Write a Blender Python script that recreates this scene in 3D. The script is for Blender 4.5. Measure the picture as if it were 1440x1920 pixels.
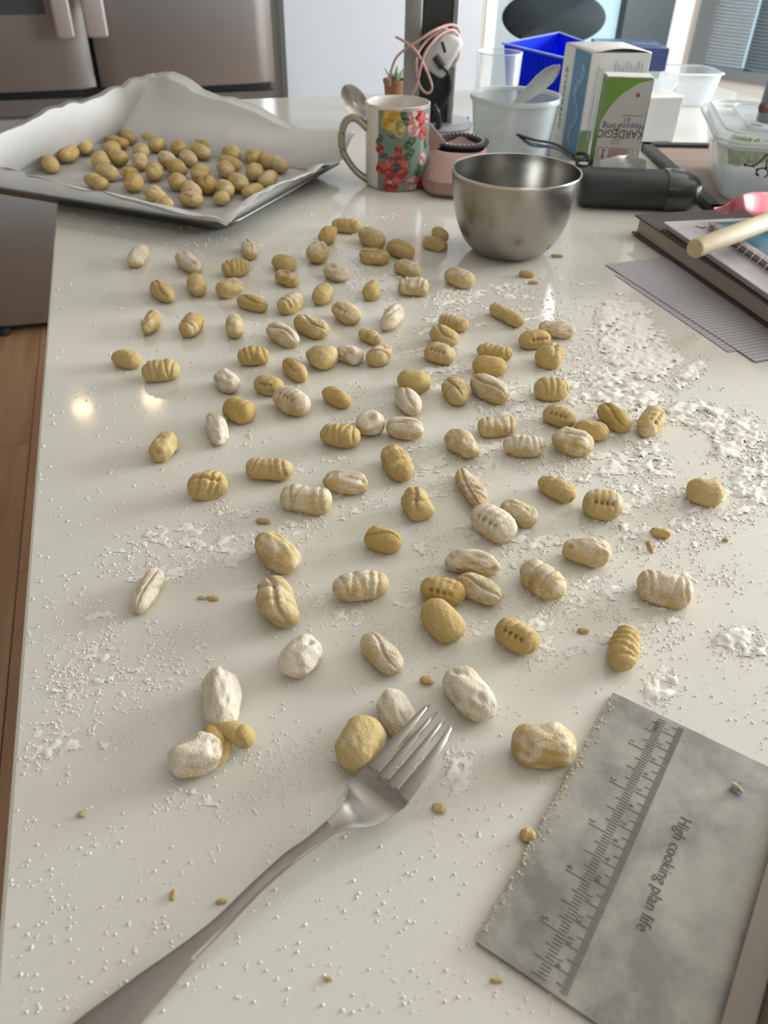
import bpy, bmesh, math, random
import numpy as np
from mathutils import Matrix, Vector
random.seed(7); RNG = np.random.RandomState(11)
S = bpy.context.scene
for o in list(bpy.data.objects): bpy.data.objects.remove(o)
# ------------------------------------------------------------------ camera (counter top is z = 0)
CH = .325; FL = 1443.; PITCH = math.radians(38.4); ROLL = math.radians(1.3); ZF = -.92
Fv = np.array([0, math.cos(PITCH), -math.sin(PITCH)]); R0 = np.array([1., 0, 0]); D0 = np.cross(Fv, R0)
Rv = math.cos(ROLL)*R0 - math.sin(ROLL)*D0; Dv = math.sin(ROLL)*R0 + math.cos(ROLL)*D0
EYE = np.array([0, 0, CH])
cam = bpy.data.cameras.new('camera'); co = bpy.data.objects.new('camera', cam); S.collection.objects.link(co)
cam.sensor_width = 36; cam.sensor_fit = 'AUTO'; cam.lens = FL/1920*36; cam.clip_start = .02
M = Matrix.Identity(4)
for i in range(3):
    M[i][0] = Rv[i]; M[i][1] = -Dv[i]; M[i][2] = -Fv[i]; M[i][3] = EYE[i]
co.matrix_world = M; S.camera = co
cam.dof.use_dof = True; cam.dof.focus_distance = .52; cam.dof.aperture_fstop = 13.0
def px(x, y, z=0.):                       # point of the horizontal plane z seen at photo position x, y
    d = (x-720)*Rv + (y-960)*Dv + FL*Fv
    return EYE + (z-CH)/d[2]*d
def hit(x, y, pt, n):                     # same for a plane through pt with normal n
    d = (x-720)*Rv + (y-960)*Dv + FL*Fv; n = np.array(n, float)
    return EYE + ((np.array(pt)-EYE)@n)/(d@n)*d
def proj(p):
    v = np.asarray(p)-EYE; w = v@Fv
    return 720+FL*(v@Rv)/w, 960+FL*(v@Dv)/w
ANG = math.radians(-17.86)
U = np.array([math.cos(ANG), -math.sin(ANG), 0]); V = np.array([math.sin(ANG), math.cos(ANG), 0]); Zu = np.array([0, 0, 1.])
def uv(u, v, z=0.): return u*U + v*V + z*Zu
# ------------------------------------------------------------------ world, lights, exposure
w = bpy.data.worlds.new('world'); S.world = w; w.use_nodes = True
w.node_tree.nodes['Background'].inputs[0].default_value = (.70, .88, 1., 1)
w.node_tree.nodes['Background'].inputs[1].default_value = .95
S.view_settings.view_transform = 'Standard'; S.view_settings.look = 'None'
S.view_settings.gamma = 1; S.view_settings.use_curve_mapping = False
S.view_settings.exposure = 0.15
def area(name, loc, direction, sx, sy, power, col):
    l = bpy.data.lights.new(name, 'AREA'); l.shape = 'RECTANGLE'; l.size = sx; l.size_y = sy; l.energy = power; l.color = col
    o = bpy.data.objects.new(name, l); S.collection.objects.link(o); o.location = loc
    o.rotation_euler = Vector(direction).to_track_quat('-Z', 'Y').to_euler(); return o
area('patio_window_light', (2.64, 1.62, .42), (-1, -.18, -.10), 1.5, 1.0, 136, (.92, .97, 1.))
area('rear_fill_light', (1.2, -2.35, .7), (-.25, 1, -.1), 1.8, 1.2, 6, (1., .98, .94))  # added fill light behind the camera; the wall there has no window
# ------------------------------------------------------------------ materials
MATS = {}; DOUGH = None
def base_mat(name):
    m = bpy.data.materials.new(name); m.use_nodes = True; MATS[name] = m
    return m, m.node_tree, m.node_tree.nodes['Principled BSDF']
def mat(name, col, rough=.5, metal=0., var=.06, scale=40., bump=0., coat=0., spec=.5, bscale=None, aniso=None):
    if name in MATS: return MATS[name]
    m, t, b = base_mat(name)
    tc = t.nodes.new('ShaderNodeTexCoord'); n = t.nodes.new('ShaderNodeTexNoise'); n.inputs['Scale'].default_value = scale; n.inputs['Detail'].default_value = 4
    src = tc.outputs['Object']
    if aniso:
        mp = t.nodes.new('ShaderNodeMapping'); mp.inputs['Scale'].default_value = aniso; t.links.new(src, mp.inputs[0]); src = mp.outputs[0]
    t.links.new(src, n.inputs['Vector'])
    r = t.nodes.new('ShaderNodeMapRange'); r.inputs[1].default_value = .3; r.inputs[2].default_value = .7
    r.inputs[3].default_value = 1-var; r.inputs[4].default_value = 1+var*.6
    t.links.new(n.outputs['Fac'], r.inputs[0])
    mx = t.nodes.new('ShaderNodeVectorMath'); mx.operation = 'SCALE'; mx.inputs[0].default_value = col[:3]
    t.links.new(r.outputs[0], mx.inputs['Scale']); t.links.new(mx.outputs[0], b.inputs['Base Color'])
    b.inputs['Roughness'].default_value = rough; b.inputs['Metallic'].default_value = metal
    b.inputs['Coat Weight'].default_value = coat; b.inputs['Specular IOR Level'].default_value = spec
    if bump:
        n2 = n
        if bscale:
            n2 = t.nodes.new('ShaderNodeTexNoise'); n2.inputs['Scale'].default_value = bscale; n2.inputs['Detail'].default_value = 5; t.links.new(src, n2.inputs['Vector'])
        bp = t.nodes.new('ShaderNodeBump'); bp.inputs['Strength'].default_value = bump; bp.inputs['Distance'].default_value = .002
        t.links.new(n2.outputs['Fac'], bp.inputs['Height']); t.links.new(bp.outputs[0], b.inputs['Normal'])
    return m
def clear_mat(name, col, opac, rough=.25, tint=(1, 1, 1), edge=.5):   # translucent plastic: part see-through, part white body
    m, t, b = base_mat(name)
    b.inputs['Base Color'].default_value = (*col, 1); b.inputs['Roughness'].default_value = rough
    tr = t.nodes.new('ShaderNodeBsdfTransparent'); tr.inputs[0].default_value = (*tint, 1)
    lw = t.nodes.new('ShaderNodeLayerWeight'); lw.inputs['Blend'].default_value = .35
    n = t.nodes.new('ShaderNodeTexNoise'); n.inputs['Scale'].default_value = 60
    mr = t.nodes.new('ShaderNodeMapRange'); mr.inputs[3].default_value = opac; mr.inputs[4].default_value = min(1, opac+edge)
    t.links.new(lw.outputs['Facing'], mr.inputs[0])
    ad = t.nodes.new('ShaderNodeMath'); ad.operation = 'MULTIPLY_ADD'; ad.inputs[1].default_value = .08
    t.links.new(n.outputs['Fac'], ad.inputs[0]); t.links.new(mr.outputs[0], ad.inputs[2])
    mx = t.nodes.new('ShaderNodeMixShader'); t.links.new(ad.outputs[0], mx.inputs[0]); t.links.new(tr.outputs[0], mx.inputs[1]); t.links.new(b.outputs[0], mx.inputs[2])
    t.links.new(mx.outputs[0], t.nodes['Material Output'].inputs['Surface'])
    return m
def dough_mat():
    m, t, b = base_mat('dough'); N = t.nodes.new; L = t.links.new
    tc = N('ShaderNodeTexCoord'); oi = N('ShaderNodeObjectInfo')
    off = N('ShaderNodeVectorMath'); off.operation = 'ADD'; L(tc.outputs['Object'], off.inputs[0])
    sc = N('ShaderNodeVectorMath'); sc.operation = 'SCALE'; sc.inputs[0].default_value = (7., 5., 3.); L(oi.outputs['Random'], sc.inputs['Scale']); L(sc.outputs[0], off.inputs[1])
    fl = N('ShaderNodeAttribute'); fl.attribute_type = 'OBJECT'; fl.attribute_name = 'flour'
    a = N('ShaderNodeTexNoise'); a.inputs['Scale'].default_value = 110; a.inputs['Detail'].default_value = 3; L(off.outputs[0], a.inputs['Vector'])
    c = N('ShaderNodeTexNoise'); c.inputs['Scale'].default_value = 900; c.inputs['Detail'].default_value = 3; L(off.outputs[0], c.inputs['Vector'])
    ge = N('ShaderNodeNewGeometry'); sp = N('ShaderNodeSeparateXYZ'); L(ge.outputs['Normal'], sp.inputs[0])
    def mth(op, x, y):
        q = N('ShaderNodeMath'); q.operation = op
        for i, s in enumerate((x, y)):
            if isinstance(s, (int, float)): q.inputs[i].default_value = s
            else: L(s, q.inputs[i])
        return q.outputs[0]
    v = mth('ADD', mth('MULTIPLY', a.outputs['Fac'], 1.1), mth('MULTIPLY', c.outputs['Fac'], .75))
    v = mth('ADD', v, mth('MULTIPLY', sp.outputs['Z'], .18))
    v = mth('ADD', v, mth('MULTIPLY', fl.outputs['Fac'], 1.0))
    mr = N('ShaderNodeMapRange'); mr.interpolation_type = 'SMOOTHSTEP'; mr.inputs[1].default_value = 1.18; mr.inputs[2].default_value = 1.75; mr.inputs[4].default_value = .85; L(v, mr.inputs[0])
    c1 = N('ShaderNodeMixRGB'); c1.inputs[1].default_value = (.52, .355, .125, 1); c1.inputs[2].default_value = (.56, .42, .19, 1); L(oi.outputs['Random'], c1.inputs[0])
    mx = N('ShaderNodeMixRGB'); L(mr.outputs[0], mx.inputs[0]); L(c1.outputs[0], mx.inputs[1]); mx.inputs[2].default_value = (.74, .68, .58, 1)
    L(mx.outputs[0], b.inputs['Base Color']); b.inputs['Roughness'].default_value = .78; b.inputs['Specular IOR Level'].default_value = .25
    hs = mth('ADD', c.outputs['Fac'], mth('MULTIPLY', a.outputs['Fac'], 1.5))
    bp = N('ShaderNodeBump'); bp.inputs['Strength'].default_value = .55; bp.inputs['Distance'].default_value = .0012; L(hs, bp.inputs['Height']); L(bp.outputs[0], b.inputs['Normal'])
    return m

DOUGH = dough_mat()
FLOUR = mat('flour', (.86, .83, .77), .95, var=.05, spec=.1)
def counter_mat():
    m, t, b = base_mat('white_quartz'); N = t.nodes.new; L = t.links.new
    tc = N('ShaderNodeTexCoord'); n = N('ShaderNodeTexNoise'); n.inputs['Scale'].default_value = 9; n.inputs['Detail'].default_value = 5; L(tc.outputs['Object'], n.inputs[0])
    mx = N('ShaderNodeMixRGB'); mx.inputs[1].default_value = (.70, .68, .61, 1); mx.inputs[2].default_value = (.73, .71, .65, 1); L(n.outputs['Fac'], mx.inputs[0]); L(mx.outputs[0], b.inputs['Base Color'])
    r = N('ShaderNodeMapRange'); r.inputs[3].default_value = .05; r.inputs[4].default_value = .13; L(n.outputs['Fac'], r.inputs[0]); L(r.outputs[0], b.inputs['Roughness'])
    b.inputs['IOR'].default_value = 1.55
    return m
QUARTZ = counter_mat()
def wood_mat(name, c1, c2, scale=3., stretch=(9, 1, 9), rough=.35):
    m, t, b = base_mat(name); N = t.nodes.new; L = t.links.new
    tc = N('ShaderNodeTexCoord'); mp = N('ShaderNodeMapping'); mp.inputs['Scale'].default_value = stretch; L(tc.outputs['Object'], mp.inputs[0])
    oi = N('ShaderNodeObjectInfo'); n = N('ShaderNodeTexNoise'); n.noise_dimensions = '4D'; n.inputs['Scale'].default_value = scale; n.inputs['Detail'].default_value = 6; L(mp.outputs[0], n.inputs['Vector'])
    ml = N('ShaderNodeMath'); ml.operation = 'MULTIPLY'; ml.inputs[1].default_value = 20; L(oi.outputs['Random'], ml.inputs[0]); L(ml.outputs[0], n.inputs['W'])
    cr = N('ShaderNodeValToRGB'); cr.color_ramp.elements[0].color = (*c1, 1); cr.color_ramp.elements[1].color = (*c2, 1); cr.color_ramp.elements[0].position = .3; cr.color_ramp.elements[1].position = .7
    L(n.outputs['Fac'], cr.inputs[0]); L(cr.outputs[0], b.inputs['Base Color']); b.inputs['Roughness'].default_value = rough
    bp = N('ShaderNodeBump'); bp.inputs['Strength'].default_value = .15; bp.inputs['Distance'].default_value = .001; L(n.outputs['Fac'], bp.inputs['Height']); L(bp.outputs[0], b.inputs['Normal'])
    return m
OAK = wood_mat('oak_plank', (.36, .19, .095), (.50, .29, .16), rough=.28)
STICK = wood_mat('pale_wood', (.50, .42, .26), (.60, .52, .35), 8, (1, 12, 12), .6)
TAUPE = wood_mat('taupe_board', (.26, .18, .15), (.33, .24, .205), 6, (1, 14, 14), .55)
STEEL = mat('brushed_steel', (.41, .43, .45), .40, .88, var=.05, scale=8, aniso=(1, 1, 60), bump=.03)
STEEL_LT = mat('polished_steel', (.62, .60, .57), .22, 1., var=.08, scale=60, bump=.02)
FORKM = mat('fork_steel', (.40, .38, .355), .27, 1., var=.05, scale=120, bump=.05)
BOWLM = mat('bowl_steel', (.37, .36, .335), .26, 1., var=.12, scale=18, bump=.04)
DARK = mat('black_plastic', (.018, .022, .024), .35, var=.2)
DARKG = mat('dark_gap', (.02, .024, .026), .6)
GREYM = mat('grey_metal', (.33, .34, .33), .35, .8, var=.04)
WHITE = mat('white_paint', (.80, .80, .78), .55, var=.02, scale=4)
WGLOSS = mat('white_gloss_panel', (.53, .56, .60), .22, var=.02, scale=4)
CEIL = mat('ceiling_paint', (.76, .745, .70), .8, var=.02, scale=3)
# ------------------------------------------------------------------ mesh helpers
def link(name, verts, faces, m, parent=None, smooth=False, label=None, mi=None):
    me = bpy.data.meshes.new(name); me.from_pydata([tuple(v) for v in verts], [], [tuple(f) for f in faces])
    for k in (m if isinstance(m, (list, tuple)) else [m]): me.materials.append(k)
    if mi is not None: me.polygons.foreach_set('material_index', mi)
    if smooth: me.polygons.foreach_set('use_smooth', [True]*len(me.polygons))
    me.validate(); me.update()
    if smooth and m is not DOUGH: me.set_sharp_from_angle(angle=.85)
    o = bpy.data.objects.new(name, me); S.collection.objects.link(o)
    if parent: o.parent = parent
    if label: o['label'] = label
    return o
def root(name, label, cat, loc=(0, 0, 0), group=None):
    o = bpy.data.objects.new(name, None); o.empty_display_size = .02; S.collection.objects.link(o); o.location = tuple(loc)
    o['label'] = label; o['category'] = cat
    if group: o['group'] = group
    return o
def tag(o, label, cat, group=None, kind=None):
    o['label'] = label; o['category'] = cat
    if group: o['group'] = group
    if kind: o['kind'] = kind
    return o
def part(name, bmv, m, parent, smooth=False, label=None, mi=None):
    vs, fs = bmv
    if parent is not None:
        L = np.array(parent.location) if parent.parent is None else np.array(parent.parent.location)+np.array(parent.location)
        vs = [np.array(v)-L for v in vs]
    return link(name, vs, fs, m, parent, smooth, label, mi)
def box(c, a, b, z0, z1, ax=None, ay=None, bev=0.):
    """box centred at c (x, y) with half sizes a, b along ax, ay and z range"""
    ax = np.array([1., 0, 0]) if ax is None else np.array(ax, float); ay = np.array([-ax[1], ax[0], 0]) if ay is None else ay
    c = np.array([c[0], c[1], 0.])
    if bev <= 0:
        vs = [c+sx*a*ax+sy*b*ay+np.array([0, 0, z]) for z in (z0, z1) for sx, sy in ((-1, -1), (1, -1), (1, 1), (-1, 1))]
        return vs, [(3, 2, 1, 0), (4, 5, 6, 7), (0, 1, 5, 4), (1, 2, 6, 5), (2, 3, 7, 6), (3, 0, 4, 7)]
    rings = []; k = 3; vs = []; fs = []
    prof = [(z0, bev), (z0+bev*.3, bev*.3), (z0+bev, 0), (z1-bev, 0), (z1-bev*.3, bev*.3), (z1, bev)]
    for z, ins in prof:
        ring = []
        for (sx, sy, a0) in ((1, 1, 0), (-1, 1, 90), (-1, -1, 180), (1, -1, 270)):
            for j in range(k+1):
                t = math.radians(a0+90*j/k); r = bev
                x = sx*(a-r)+math.cos(t)*(r-ins); y = sy*(b-r)+math.sin(t)*(r-ins)
                ring.append(c+x*ax+y*ay+np.array([0, 0, z]))
        rings.append(ring)
    n = len(rings[0]); vs = [p for r in rings for p in r]
    for i in range(len(rings)-1):
        for j in range(n): fs.append((i*n+j, i*n+(j+1) % n, (i+1)*n+(j+1) % n, (i+1)*n+j))
    fs.append(tuple(reversed(range(n)))); fs.append(tuple((len(rings)-1)*n+j for j in range(n)))
    return vs, fs
def lathe(c, prof, n=48, cap0=False, cap1=False):
    c = np.array(c, float); vs = []; fs = []
    for r, z in prof:
        for j in range(n):
            t = 2*math.pi*j/n; vs.append(c+np.array([r*math.cos(t), r*math.sin(t), z]))
    for i in range(len(prof)-1):
        for j in range(n): fs.append((i*n+j, i*n+(j+1) % n, (i+1)*n+(j+1) % n, (i+1)*n+j))
    if cap0: fs.append(tuple(reversed(range(n))))
    if cap1: fs.append(tuple((len(prof)-1)*n+j for j in range(n)))
    return vs, fs
def smoothpath(pts, n=8):
    pts = [np.array(p, float) for p in pts]; out = []
    for i in range(len(pts)-1):
        p0 = pts[max(i-1, 0)]; p1 = pts[i]; p2 = pts[i+1]; p3 = pts[min(i+2, len(pts)-1)]
        for k in range(n):
            t = k/n; out.append(.5*((2*p1)+(-p0+p2)*t+(2*p0-5*p1+4*p2-p3)*t*t+(-p0+3*p1-3*p2+p3)*t**3))
    out.append(pts[-1]); return out
def tube(pts, r, n=8, smooth=6, flat=1.):
    if smooth: 
        rr = r if hasattr(r, '__len__') else None
        if rr is not None: pts = [np.append(np.array(p, float), q) for p, q in zip(pts, rr)]
        pts = smoothpath(pts, smooth)
        if rr is not None: r = [p[3] for p in pts]; pts = [p[:3] for p in pts]
    vs = []; fs = []; N = len(pts); up = np.array([0, 0, 1.])
    for i, p in enumerate(pts):
        d = pts[min(i+1, N-1)]-pts[max(i-1, 0)]; d = d/max(np.linalg.norm(d), 1e-9)
        a = np.cross(d, up); 
        if np.linalg.norm(a) < .2: a = np.cross(d, np.array([0, 1., 0]))
        a /= np.linalg.norm(a); b = np.cross(a, d); rad = r[i] if hasattr(r, '__len__') else r
        for j in range(n):
            t = 2*math.pi*j/n; vs.append(p+rad*(math.cos(t)*a+flat*math.sin(t)*b))
    for i in range(N-1):
        for j in range(n): fs.append((i*n+j, i*n+(j+1) % n, (i+1)*n+(j+1) % n, (i+1)*n+j))
    fs.append(tuple(reversed(range(n)))); fs.append(tuple((N-1)*n+j for j in range(n)))
    return vs, fs
def join(*ms):
    vs = []; fs = []
    for v, f in ms:
        k = len(vs); vs += list(v); fs += [tuple(i+k for i in q) for q in f]
    return vs, fs
def prism(poly, z0, z1):
    """poly: world xy points (any winding), vertical prism"""
    n = len(poly); A = sum(poly[i][0]*poly[(i+1) % n][1]-poly[(i+1) % n][0]*poly[i][1] for i in range(n))
    if A < 0: poly = poly[::-1]
    vs = [np.array([p[0], p[1], z0]) for p in poly]+[np.array([p[0], p[1], z1]) for p in poly]
    return vs, [tuple(reversed(range(n))), tuple(range(n, 2*n))]+[(i, (i+1) % n, n+(i+1) % n, n+i) for i in range(n)]
def slab(corners, th):
    """quad patch given by 4 points, thickness th downward along its normal"""
    P4 = [np.array(p, float) for p in corners]; nn = np.cross(P4[1]-P4[0], P4[3]-P4[0]); nn /= np.linalg.norm(nn)
    if nn[2] < 0: P4 = P4[::-1]; nn = -nn
    vs = [p-nn*th for p in P4]+P4
    return vs, [(3, 2, 1, 0), (4, 5, 6, 7), (0, 1, 5, 4), (1, 2, 6, 5), (2, 3, 7, 6), (3, 0, 4, 7)]
def text(name, s, size, origin, ex, ey, m, parent, off=0.0003, label=None, stretch=1.):
    """flat print: baseline direction ex, up direction ey, centred on origin"""
    cu = bpy.data.curves.new(name, 'FONT'); cu.body = s; cu.size = size; cu.align_x = 'CENTER'; cu.align_y = 'CENTER'; cu.resolution_u = 2
    t = bpy.data.objects.new(name, cu); S.collection.objects.link(t); bpy.context.view_layer.update()
    me = bpy.data.meshes.new_from_object(t.evaluated_get(bpy.context.evaluated_depsgraph_get()))
    bpy.data.objects.remove(t); ex = np.array(ex, float); ex /= np.linalg.norm(ex); ey = np.array(ey, float); ey -= ex*(ex@ey); ey /= np.linalg.norm(ey); nz = np.cross(ex, ey)
    vs = [np.array(origin)+v.co.x*stretch*ex+v.co.y*ey+nz*off for v in me.vertices]; fs = [tuple(p.vertices) for p in me.polygons]
    return part(name, (vs, fs), m, parent, label=label)
# ------------------------------------------------------------------ the room
FR = hit(40, 628, px(40, 628, ZF), Zu); VF = float(FR@V)           # fridge front plane v
VB = 3.35                                                          # back wall plane
def hv(x, y, v): return hit(x, y, uv(0, v), V)
ZC = 1.40
Jb = hv(1292, 60, VB); JU = float(Jb@U)
ad = np.array([.73, -.683, 0]); ad /= np.linalg.norm(ad)
P0 = uv(-2.6, VB); P1 = uv(JU, VB); P2 = P1+ad*1.35; P3 = np.array([P2[0]+.0, P2[1], 0])
XR = 2.72
def struct(name, g, m, parent=None):
    o = part(name, g, m, parent)
    if parent is None: o['kind'] = 'structure'
    return o
def wall(a, b, z0=ZF, z1=ZC, th=.08, out=1):
    a = np.array(a); b = np.array(b); d = (b-a)/np.linalg.norm(b-a); n = np.array([-d[1], d[0], 0])*out
    return prism([a[:2], b[:2], (b+n*th)[:2], (a+n*th)[:2]], z0, z1)
# floor: base slab and planks
fl = struct('floor', ([np.array(p) for p in ((-4.6, -2.9, ZF-.05), (5, -2.9, ZF-.05), (5, 5.2, ZF-.05), (-4.6, 5.2, ZF-.05), (-4.6, -2.9, ZF-.012), (5, -2.9, ZF-.012), (5, 5.2, ZF-.012), (-4.6, 5.2, ZF-.012))],
    [(3, 2, 1, 0), (4, 5, 6, 7), (0, 1, 5, 4), (1, 2, 6, 5), (2, 3, 7, 6), (3, 0, 4, 7)]), OAK)
pw, pl = .14, 1.5
pv, pf = box((0, 0), pw/2-.0012, pl/2-.001, 0, .012, bev=.0015)
pme = None
for i in range(16):
    for j in range(4):
        u = -2.3+i*pw; v = -.9+j*pl+(i*.37 % 1)*.9
        if v > 4: continue
        if pme is None:
            o = link('plank', pv, pf, OAK, fl); pme = o.data
        else:
            o = bpy.data.objects.new('plank', pme); S.collection.objects.link(o); o.parent = fl
        o.location = tuple(uv(u, v, ZF-.0118)); o.rotation_euler.z = -ANG
# back wall with door opening between photo x 925 and 1262 (floor to ceiling door)
uA = float(hv(930, 40, VB)@U); uB = float(hv(1262, 30, VB)@U)
struct('wall_back', join(wall(uv(-2.9, VB), uv(uA, VB)), wall(uv(uB, VB), uv(JU+.02, VB)), wall(uv(uA, VB), uv(uB, VB), 1.25, ZC)), WHITE)
# angled wall with blinds window
w0 = P1+ad*.03; w1 = P1+ad*1.25
struct('wall_right', join(wall(P1, w0), wall(w1, P2), wall(w0, w1, ZF, -.25), wall(w0, w1, 1.35, ZC),
    wall(P2, [XR, P2[1]-.6, 0]), wall([XR, P2[1]-.6, 0], [XR, 2.45, 0]), wall([XR, .25, 0], [XR, -2.6, 0]),
    wall([XR, 2.45, 0], [XR, .25, 0], ZF, -.25), wall([XR, 2.45, 0], [XR, .25, 0], 1.25, ZC)), WHITE)
struct('wall_left', wall([-2.9*U[0]+VB*V[0]-.3, 4.2, 0], [-3.3, -2.6, 0], out=-1), WHITE)
struct('wall_front', wall([-3.5, -2.6, 0], [XR+.1, -2.6, 0], out=-1), WHITE)
struct('ceiling', prism([(-4.5, -2.8), (4.5, -2.8), (4.5, 5), (-4.5, 5)], ZC, ZC+.05), CEIL)
# recessed ceiling spots, found by mirroring the three glints on the counter
LAMP, lt, lb = base_mat('lamp_glow'); lb.inputs['Emission Color'].default_value = (1, .72, .38, 1); lb.inputs['Emission Strength'].default_value = 30; lb.inputs['Base Color'].default_value = (.9, .8, .6, 1)
for i, (gx, gy, lab) in enumerate(((155, 766, 'warm round recessed ceiling spot mirrored near the left counter edge'), (286, 748, 'warm round recessed ceiling spot mirrored under the ridged gnocchi at left'))):
    g = px(gx, gy); d = (g-EYE); t = (ZC-.004)/(-d[2]); q = g+np.array([d[0]*t, d[1]*t, 0])
    print('spot v', float(q@V))
    r = root('ceiling_spot', lab, 'lamp', (q[0], q[1], ZC), 'recessed ceiling spots')
    part('trim_ring', lathe((q[0], q[1], ZC), [(.052, 0), (.052, -.006), (.042, -.008), (.04, 0)], 24), WHITE, r)
    part('bulb_face', lathe((q[0], q[1], ZC), [(.0001, -.003), (.036, -.003), (.038, 0)], 24), LAMP, r)
# door in the back wall: trims, grey stile, glass, dark stile
DGREY = mat('door_grey', (.30, .37, .40), .4); DDARK = mat('door_dark', (.035, .05, .058), .4)
GLASS = clear_mat('door_glass', (.7, .85, .9), .06, .05, (.93, .99, 1.), .2)
def vstrip(name, xa, xb, v, m, parent=None, z0=ZF, z1=1.25, th=.03, yref=40):
    a = float(hv(xa, yref, v)@U); b = float(hv(xb, yref, v)@U)
    g = prism([uv(a, v)[:2], uv(b, v)[:2], uv(b, v+th)[:2], uv(a, v+th)[:2]], z0, z1)
    return part(name, g, m, parent)
tr = vstrip('trim_1', 905, 911, VB-.025, mat('trim_beige', (.50, .46, .40), .5)); tr['kind'] = 'structure'
tr = vstrip('trim_2', 911, 930, VB-.03, mat('trim_white', (.82, .83, .82), .4)); tr['kind'] = 'structure'
dr = vstrip('door_1', 1170, 1258, VB-.03, DDARK, th=.05); dr['kind'] = 'structure'
vstrip('stile', 930, 972, VB, DGREY, dr); vstrip('glass_pane', 972, 1170, VB+.015, GLASS, dr, th=.006)
uG = float(hv(1176, 30, VB)@U)
part('door_handle', tube([uv(uG+.02, VB-.03, .05), uv(uG+.02, VB-.07, .05), uv(uG+.1, VB-.07, .05)], .009), GREYM, dr)
# window with blinds in the angled wall
nA = np.array([-ad[1], ad[0], 0])
if (nA@(P1-EYE)) < 0: nA = -nA
FRAME = mat('window_frame_white', (.78, .80, .80), .4)
def awall(t0, t1, z0, z1, dn0, dn1): 
    a = P1+ad*t0; b = P1+ad*t1
    return prism([(a+nA*dn0)[:2], (b+nA*dn0)[:2], (b+nA*dn1)[:2], (a+nA*dn1)[:2]], z0, z1)
wn = part('window_1', join(awall(.03, .10, -.25, 1.35, -.01, .07), awall(1.21, 1.25, -.25, 1.35, -.01, .07), awall(.10, 1.21, -.25, -.21, -.01, .07), awall(.10, 1.21, 1.31, 1.35, -.01, .07), awall(.27, .29, -.21, 1.31, .02, .06)), mat('window_frame_shade', (.24, .28, .30), .45), None); wn['kind'] = 'structure'  # frame's shadow band beside the blinds painted in as its grey colour
part('window_pane', awall(.10, 1.21, -.21, 1.31, .05, .055), GLASS, wn)
sv = []; sf = []
BL = mat('blind_slat', (.20, .245, .275), .45, .3)
BLT = mat('blind_slat_pale', (.42, .47, .50), .45)
def slats(t0, t1, pitch=.0125):
    g = []
    z = -.20
    while z < 1.3:
        a = P1+ad*t0; b = P1+ad*t1
        c0 = -nA*.010; c1 = -nA*.002; vs = [a+c0+Zu*z, b+c0+Zu*z, b+c1+Zu*(z+.0105), a+c1+Zu*(z+.0105)]
        k = Zu*.0006; g.append((vs+[p+k for p in vs], [(0, 1, 2, 3), (7, 6, 5, 4), (0, 4, 5, 1), (2, 6, 7, 3)])); z += pitch
    return join(*g)
bt = part('blind_slats', slats(.28, 1.24), BL, wn); bt['kind'] = 'stuff'; bt['label'] = 'fine grey-blue horizontal slats'
bt = part('blind_slats', slats(.105, .27), BLT, wn); bt['kind'] = 'stuff'; bt['label'] = 'paler fine slats in the narrow left sash'
# patio window out of frame on the right
pwn = part('window_2', join(*[prism([(XR, a), (XR+.06, a), (XR+.06, b), (XR, b)], z0, z1) for a, b, z0, z1 in ((.25, .31, -.25, 1.25), (2.39, 2.45, -.25, 1.25), (.31, 2.39, -.25, -.19), (.31, 2.39, 1.19, 1.25), (1.32, 1.38, -.19, 1.19))]), FRAME, None); pwn['kind'] = 'structure'
# tall white cupboard beside the fridge
uC0 = float(hv(533, 60, VB-.12)@U); uC1 = float(hv(903, 60, VB-.12)@U)
cb = root('tall_cupboard', 'tall glossy white cupboard wall behind the island, right of the fridge', 'cupboard', uv((uC0+uC1)/2, VB-.06, ZF))
um = float(hv(800, 60, VB-.12)@U)
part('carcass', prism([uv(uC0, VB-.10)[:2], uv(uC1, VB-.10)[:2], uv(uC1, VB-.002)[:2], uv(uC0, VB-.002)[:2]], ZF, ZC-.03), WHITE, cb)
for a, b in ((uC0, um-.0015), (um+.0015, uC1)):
    part('door', box(uv((a+b)/2, VB-.111)[:2], (b-a)/2-.001, .0095, ZF+.1, ZC-.05, ax=U, bev=.002), WGLOSS, cb)
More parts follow.
